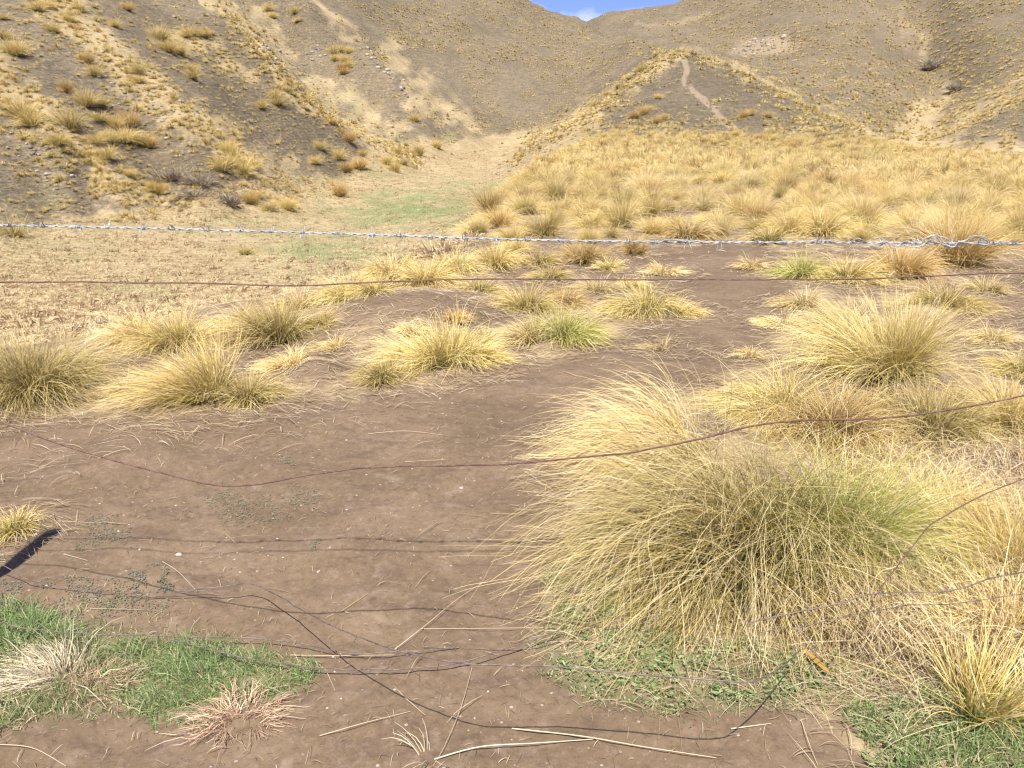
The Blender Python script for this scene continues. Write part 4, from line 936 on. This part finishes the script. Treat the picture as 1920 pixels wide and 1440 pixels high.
# --- pebbles
def pebble(seed, s):
    r = np.random.default_rng(seed); bpy_me = []
    n, m = 10, 7; V = []
    for i in range(m + 1):
        th = math.pi * i / m
        for j in range(n): V.append((math.sin(th) * math.cos(j * 2 * math.pi / n), math.sin(th) * math.sin(j * 2 * math.pi / n), math.cos(th)))
    V = np.array(V); V *= np.array([1, .75, .5]) * (1 + .35 * fbm(V[:, 0:1] * 1.7 + seed, V[:, 1:2] * 1.7 + V[:, 2:3], 2, seed))
    F = [(i * n + j, (i + 1) * n + j, (i + 1) * n + (j + 1) % n, i * n + (j + 1) % n) for i in range(m) for j in range(n)]
    return V * s, np.array(F)
PEB = [(335, 1037, 14, 'largest pale stone on the bare earth, on the upper wire shadows at left'), (262, 1031, 9, 'flat pale stone left of the largest one'), (222, 994, 8, 'pale stone right of the flopped yellow tuft'), (440, 1050, 7, 0), (503, 1044, 6, 0), (531, 1045, 6, 0), (445, 1036, 6, 0), (520, 1010, 6, 0), (825, 745, 8, 'white stone nearest the combed yellow tussocks'),
       (848, 757, 7, 0), (650, 828, 7, 0), (773, 880, 6, 0), (650, 955, 8, 0), (187, 943, 6, 0), (865, 915, 10, 'flat pale stone on the bare earth under the sagging wire'), (652, 989, 5, 0), (586, 955, 5, 0), (285, 938, 5, 0), (242, 982, 5, 0), (625, 1234, 8, 'pinkish stone beside the thick pale straw'), (640, 1313, 7, 0), (600, 1216, 6, 0), (740, 1295, 9, 0),
       (890, 1345, 8, 0), (878, 1368, 6, 0), (915, 1297, 8, 0), (68, 1003, 12, 'small white stone under the flopped yellow tuft by the post shadow'), (830, 775, 5, 0), (940, 790, 5, 0), (180, 915, 5, 0), (834, 1214, 5, 0), (881, 1200, 5, 0), (425, 1196, 12, 'brown lump of earth beside the slack wires')]
hp = hit([a[0] for a in PEB], [a[1] for a in PEB]); peb0 = None
for k, ((a, b, w, lab), p) in enumerate(zip(PEB, hp)):
    d = p[1] * CP + (CAMZ - p[2]) * SP; s = w / FPX * d * (.5 if w > 9 else .36)
    v, f = pebble(k + 1, s)
    o = link_mesh('pebble', v, f, M_STONE if w != 12 or a == 68 else M_RUST, smooth=True); o.location = p + [0, 0, s * .02]; o.rotation_euler = (0, 0, k * 1.3)
    tag(o, lab or 'tiny pale pebble pressed into the bare earth', 'pebble', 'pebbles on the bare earth')
# grit and crumbs of soil
N = 9500; yy = 1.3 + 5.5 * rng.random(N) ** 1.2; xx = rng.uniform(-.8, .5, N) * yy; zz = height(xx, yy); qx, qy = project(np.stack([xx, yy, zz], -1))
k = inpoly(qx, qy, [(-100, 800), (600, 770), (960, 700), (1300, 600), (1060, 800), (1010, 1180), (1200, 1330), (1500, 1350), (1650, 1500), (-100, 1500)])
pebs = [pebble(50 + i, 1) for i in range(6)]; Vs = []; Fs = []; Cs = []; off = 0
for x, y, z in zip(xx[k], yy[k], zz[k]):
    v, f = pebs[rng.integers(6)]; s = .0011 + .0050 * rng.random() ** 4; c_ = math.cos(x * 99); s_ = math.sin(x * 99)
    Vs.append(np.stack([(v[:, 0] * c_ - v[:, 1] * s_), (v[:, 0] * s_ + v[:, 1] * c_), v[:, 2]], -1) * s + [x, y, z]); Fs.append(f + off); off += len(v)
    Cs.append(np.tile(((.16, .10, .07), (.24, .17, .12), (.42, .35, .28))[rng.choice(3, p=[.55, .40, .05])], (len(v), 1)))
tag(link_mesh('grit', np.concatenate(Vs), np.concatenate(Fs), M_STALK, ('Col', np.concatenate(Cs))), 'fine grit and crumbs of soil on the bare earth', 'grit', kind='stuff')

rk = []; Vs = []; Fs = []; Cs = []; off = 0
for P_, n_r, wd in (([(470, 60), (500, 100), (530, 130)], 60, 9), ([(690, 90), (740, 150), (770, 185)], 45, 9), ([(140, 100), (260, 180), (330, 260)], 70, 34), ([(560, 110), (600, 95)], 16, 10), ([(1390, 95), (1470, 80)], 40, 12), ([(0, 230), (100, 330)], 30, 30), ([(60, 275), (75, 280)], 8, 8)):
    P_ = np.array(P_, float); tt_ = rng.random(n_r) * (len(P_) - 1); kk_ = tt_.astype(int); q_ = P_[kk_] + (P_[kk_ + 1] - P_[kk_]) * (tt_ - kk_)[:, None] + rng.normal(0, wd, (n_r, 2))
    for p in hit(q_[:, 0], q_[:, 1]):
        if np.isnan(p[0]): continue
        v, f = pebs[rng.integers(6)]; s_k = rng.uniform(.06, .26) * p[1] / 70; an = rng.uniform(0, 6)
        v = v * [1, 1, 1.2]; Vs.append(np.stack([v[:, 0] * math.cos(an) - v[:, 1] * math.sin(an), v[:, 0] * math.sin(an) + v[:, 1] * math.cos(an), v[:, 2]], -1) * s_k + p); Fs.append(f + off); off += len(v)
        Cs.append(np.tile(((.30, .26, .20), (.20, .17, .13), (.40, .35, .27))[rng.integers(3)], (len(v), 1)))
tag(link_mesh('hillside_rocks', np.concatenate(Vs), np.concatenate(Fs), M_STALK, ('Col', np.concatenate(Cs))), 'loose rocks and scree scattered along the left ridges and the pale scar', 'rocks', kind='stuff')

# --- twiggy grey scrub on the slopes
def scrub(px, py, wpx, hpx, lab, n, col=(.17, .14, .105)):
    p = hit(px, py)[0]; d = p[1]
    W = wpx / FPX * d; H = hpx / FPX * d; r_ = np.random.default_rng(int(px))
    V, F, Cc = tuft(r_, n, W, H, 4, .0006 * d, (0, 0), dict(base=col, mid=tuple(np.array(col) * 1.35), tip=tuple(np.array(col) * 1.9)), .3, W * .34, .28)
    root = bpy.data.objects.new('shrub', None); COL.objects.link(root); root.location = p
    link_mesh('twigs', V, F, M_FAR, ('Col', Cc), root)
    ss = []
    for q in range(7):
        an = q * .9; b0 = np.array([math.cos(an) * W * .12, math.sin(an) * W * .12, -.05]); e = np.array([math.cos(an) * W * .3, math.sin(an) * W * .3, H * .7])
        ss.append(tube(smooth_path([b0, (b0 + e) * .5 + [0, 0, .1 * H], e], 3), .012 * H + .004, 5, np.linspace(1, .4, 7)))
    v, f = joinvf(ss); link_mesh('stems', v, f, M_WOOD, None, root)
    tag(root, lab, 'shrub', 'grey scrub on the slopes')
scrub(320, 336, 70, 20, 'grey leafless shrub patch on the left slope above the valley', 700)
scrub(378, 343, 56, 16, 'second grey leafless shrub right of the widest one on the left slope', 500)
scrub(432, 384, 34, 22, 'small dark round shrub at the foot of the left slope', 500, (.11, .09, .075))
scrub(360, 368, 50, 13, 'low grey shrub just below the two wide ones on the left slope', 350)
scrub(1752, 128, 42, 18, 'dark shrub patch high in the gully of the far right hill', 600)
scrub(1792, 168, 30, 12, 'smaller dark shrub patch lower in the gully of the far right hill', 400)

# ------------------------------------------------------------------ fence
FD = 2.05
def empty(name, loc):
    o = bpy.data.objects.new(name, None); COL.objects.link(o); o.location = loc; return o
fence = empty('wire_fence', (0, 0, 0))
tag(fence, 'old stock fence with silver barbed top strand and two rusty strands', 'fence')
def wirepts(pl, D, m=8):
    D = np.asarray(D, float) if np.ndim(D) else np.full(len(pl), D)
    return smooth_path(pix([a for a, b in pl], [b for a, b in pl], D), m)
def kinks(P, amp, f, seed):
    s = np.concatenate([[0], np.cumsum(np.linalg.norm(np.diff(P, axis=0), axis=1))])
    Q = P.copy(); Q[:, 2] += fbm(s * f, s * 0 + seed, 3, seed) * amp; Q[:, 1] += fbm(s * f + 40, s * 0 + seed, 3, seed + 3) * amp; return Q
def resample(P, step):
    s = np.concatenate([[0], np.cumsum(np.linalg.norm(np.diff(P, axis=0), axis=1))]); n = int(s[-1] / step) + 1
    t = np.linspace(0, s[-1], n); return np.stack([np.interp(t, s, P[:, k]) for k in range(3)], -1), t
# posts stand just outside the picture on both sides
POSTX = (-1.975, 2.04)
top = [(-470, 414), (-200, 418), (0, 422), (320, 429), (640, 438), (960, 449), (1280, 454), (1600, 455), (1920, 457), (2200, 456), (2440, 455)]
Pt = wirepts(top, FD)
Pt, ts = resample(Pt, .004)
def twisted(P, t, rad, pitch, r):
    T = np.gradient(P, axis=0); T /= np.linalg.norm(T, axis=1, keepdims=True); A = np.cross(T, [0, 0, 1.]); A /= np.linalg.norm(A, axis=1, keepdims=True); B = np.cross(T, A)
    out = []
    for ph in (0, math.pi):
        a = t / pitch * 2 * math.pi + ph
        out.append(tube(P + (A * np.cos(a)[:, None] + B * np.sin(a)[:, None]) * rad, r, 6))
    return out
v, f = joinvf(twisted(Pt, ts, .0016, .052, .00145))
bw_ = link_mesh('barbed_wire', v, f, M_GALV, None, fence, True)
def barb_mesh(r_):
    L = []
    # two coils round the strand with four points
    for off, sg in ((-.003, 1), (.003, -1)):
        t = np.linspace(0, 2 * math.pi * 1.6, 22); a0 = r_.uniform(0, 6.28)
        ring = np.stack([off + t * .0006, np.cos(t * sg + a0) * .0036, np.sin(t * sg + a0) * .0036], -1)
        for e, k in ((ring[0] - ring[1], 0), (ring[-1] - ring[-2], -1)):
            e = e / np.linalg.norm(e); e = e + np.array([r_.uniform(-.25, .25), 0, 0])
            tip = ring[k] + e * r_.uniform(.015, .019)
            L.append(tube(np.array([ring[k], ring[k] * .5 + tip * .5, tip]), .0013, 5, np.array([1, .9, .35])))
        L.append(tube(ring, .0011, 5))
    return joinvf(L)
r_ = np.random.default_rng(5); bms = []
for k in range(5):
    v, f = barb_mesh(r_); o = link_mesh('barb', v, f, M_GALV, None, bw_, True); bms.append(o)
xb = np.arange(-1.27, 1.30, .082); first = 5
for k, x in enumerate(xb):
    x = x + r_.uniform(-.008, .008); i_ = int(np.argmin(np.abs(Pt[:, 0] - x)))
    o = bms[k] if k < 5 else bms[k % 5].copy()
    if k >= 5: COL.objects.link(o); o.parent = bw_
    o.location = Pt[i_]; o.rotation_euler = (r_.uniform(0, 6.28), r_.uniform(-.15, .15), r_.uniform(-.1, .1))
# splice: ends of two strands wrapped and looped round the top wire
def sp(pl, dz=0, r=.00125, amp=.002, sd_=3):
    P = wirepts(pl, FD - .004 + dz, 7); return tube(kinks(P, amp, 60, sd_), r, 6)
sl = [sp([(1592, 438), (1602, 446), (1612, 448), (1622, 453), (1640, 458), (1660, 452), (1680, 462), (1700, 452), (1725, 462), (1745, 449), (1760, 456)]),
      sp([(1604, 462), (1612, 456), (1625, 460), (1650, 464), (1668, 455), (1690, 458), (1715, 464), (1735, 456), (1752, 447), (1770, 444), (1788, 458), (1800, 463)], .003),
      sp([(1668, 453), (1668, 462), (1678, 466), (1684, 462), (1690, 456)]), sp([(1695, 460), (1715, 464), (1728, 460), (1732, 450), (1742, 444), (1755, 443), (1762, 450), (1768, 458), (1788, 463), (1795, 455), (1800, 452)], -.003, .0015),
      sp([(1740, 449), (1750, 441), (1760, 443), (1766, 452), (1775, 459), (1785, 465), (1795, 460)], .002), sp([(1796, 454), (1812, 450), (1820, 444), (1835, 442), (1848, 446), (1856, 454), (1850, 458), (1830, 457), (1812, 455), (1800, 453)], -.002),
      sp([(1806, 454), (1822, 447), (1838, 446), (1850, 452), (1862, 460)], .003), sp([(1796, 452), (1815, 456), (1835, 453), (1856, 456), (1880, 452), (1902, 459)], .003, .0013), sp([(1862, 452), (1868, 460), (1874, 452), (1880, 459)]),
      sp([(1520, 453), (1530, 450), (1545, 452), (1558, 450), (1560, 444)]), sp([(1540, 458), (1552, 451), (1565, 455)]), sp([(1242, 446), (1250, 452), (1262, 456), (1275, 452), (1290, 455), (1310, 450), (1320, 456)], .002), sp([(1236, 458), (1246, 450), (1262, 450), (1290, 451)], -.002)]
v, f = joinvf(sl); link_mesh('wire_splice', v, f, M_GALV, None, bw_, True)
# second and third strands
P2 = wirepts([(-480, 526), (-200, 528), (0, 529), (330, 531), (560, 535), (640, 532), (760, 527), (960, 523), (1300, 525), (1550, 524), (1700, 520), (1860, 512), (1920, 513), (2200, 512), (2460, 512)], FD)
P2, _ = resample(P2, .02); v, f = tube(kinks(P2, .003, 9, 21), .0019, 7); link_mesh('plain_wire', v, f, M_RUST, None, fence, True)
P3 = wirepts([(-600, 560), (-300, 670), (0, 790), (120, 835), (260, 875), (430, 912), (600, 886), (750, 874), (860, 872), (1000, 866), (1180, 847), (1300, 826), (1400, 800), (1500, 788), (1660, 783), (1780, 768), (1920, 742), (2200, 690), (2550, 600)],
             [2.05, 2.05, 2.05, 2.03, 2.0, 1.98, 1.96, 1.94, 1.9, 1.82, 1.72, 1.68, 1.68, 1.72, 1.78, 1.84, 1.92, 2.0, 2.05])
P3, _ = resample(P3, .02); v, f = tube(kinks(P3, .004, 8, 23), .0022, 7); link_mesh('plain_wire', v, f, M_RUST, None, fence, True)
# posts
for k, x in enumerate(POSTX):
    zt = float(np.interp(x, Pt[:, 0], Pt[:, 2])) + .008
    base = float(height(np.array([x]), np.array([FD + .06]))[0]) - .3
    zs = np.linspace(base, zt, 14); P = np.stack([x + .006 * np.sin(zs * 5), FD + .038 + .004 * np.cos(zs * 4), zs], -1)
    v, f = tube(P, .030, 14); v[:, :2] += (fbm(v[:, 0:1] * 40, v[:, 2:3] * 6, 2, 3) * .01)
    capc = len(v); v = np.concatenate([v, [P[-1] + [0, 0, .008]]]); tops = np.arange(capc - 14, capc)
    f = np.concatenate([f, np.array([[tops[i], tops[(i + 1) % 14], capc, capc] for i in range(14)])]) if False else f
    o = link_mesh('post', v[:capc], f, M_WOOD, None, fence, True)
    # post cap
    me = o.data; import bmesh as _bm
    b_ = _bm.new(); b_.from_mesh(me); b_.verts.ensure_lookup_table(); b_.faces.new([b_.verts[i] for i in tops]); b_.to_mesh(me); b_.free()
    for pz in (float(np.interp(x, Pt[:, 0], Pt[:, 2])), float(np.interp(x, P2[:, 0], P2[:, 2]))):
        sv, sf = tube(smooth_path([(x - .012, FD + .02, pz + .006), (x - .008, FD - .004, pz + .004), (x, FD - .006, pz), (x + .008, FD - .004, pz - .004), (x + .012, FD + .02, pz - .006)], 4), .002, 6)
        link_mesh('staple', sv, sf, M_GALV, None, o, True)

# loose slack wires, each its own thing: pixel and height above ground
def loose(pl, zs, lab, mat=M_OLD, r=.0018, sd_=1):
    pts = []
    for (a, b), z in zip(pl, zs):
        u, t = ray(a, b); D = 2.0
        for _ in range(12): D = (z + float(height(np.array([u * D]), np.array([D]), False)[0]) + r - CAMZ) / t
        pts.append([float(u * D), D, CAMZ + float(t) * D])
    P = smooth_path(pts, 8); P, _ = resample(P, .015); P = kinks(P, .006, 7, sd_)
    g = height(P[:, 0], P[:, 1]) + r; P[:, 2] = np.maximum(P[:, 2], g)
    v, f = tube(P, r, 7); o = link_mesh('loose_wire', v, f, mat, None, None, True)
    tag(o, lab, 'wire', 'slack wires hanging by the ground'); return o
loose([(250, 1112), (370, 1106), (462, 1095), (510, 1112), (560, 1140), (620, 1172), (720, 1212), (860, 1240), (960, 1246), (1100, 1255), (1240, 1266), (1380, 1278), (1430, 1272), (1475, 1245), (1500, 1218)],
      [.04, .05, .08, .12, .18, .26, .34, .38, .38, .38, .39, .37, .34, .26, .16], 'slack wire crossing the bare earth with the darkest looping shadow in front', sd_=3)
loose([(-60, 1030), (20, 1068), (60, 1088), (180, 1108), (300, 1112), (420, 1105)], [.12, .08, .05, .02, .02, .03], 'thin wire end coming in from the left edge under the post shadow', sd_=5, r=.0013)
loose([(-60, 1150), (60, 1180), (180, 1190), (300, 1192), (430, 1195), (540, 1202), (640, 1222), (760, 1222), (860, 1215)], [.10, .07, .07, .06, .05, .04, .03, .02, .01], 'brown wire resting on the left green grass', sd_=7, r=.0016)
loose([(320, 1200), (440, 1228), (520, 1243), (600, 1252), (700, 1255), (790, 1252), (870, 1240), (960, 1213), (1050, 1180)], [.05, .05, .045, .04, .035, .03, .03, .04, .05], 'shallow wire loop lying just below the green grass tip', sd_=9, r=.0019)
loose([(790, 1214), (900, 1216), (1000, 1214), (1060, 1200)], [.005, .006, .006, .01], 'faint straight wire on the earth above the shallow loop', sd_=10, r=.0012)
loose([(1400, 1168), (1480, 1150), (1560, 1135), (1650, 1112), (1760, 1108), (1860, 1085), (1960, 1062)], [.32, .34, .36, .38, .40, .42, .44], 'lilac grey wire running low across the right tussocks', sd_=11)
loose([(1420, 1186), (1540, 1165), (1700, 1135), (1800, 1130), (1960, 1105)], [.28, .30, .32, .33, .34], 'lower twin of the grey wire crossing the right tussocks', sd_=13, r=.0013)
loose([(1640, 1120), (1700, 1040), (1745, 985), (1790, 955), (1850, 925), (1960, 885)], [.42, .50, .56, .58, .62, .68], 'rusty wire rising to the right edge through the matted straw', M_RUST, sd_=15)
print('individual tussocks', n_ind + len(ind), 'bulk', len(bulk))
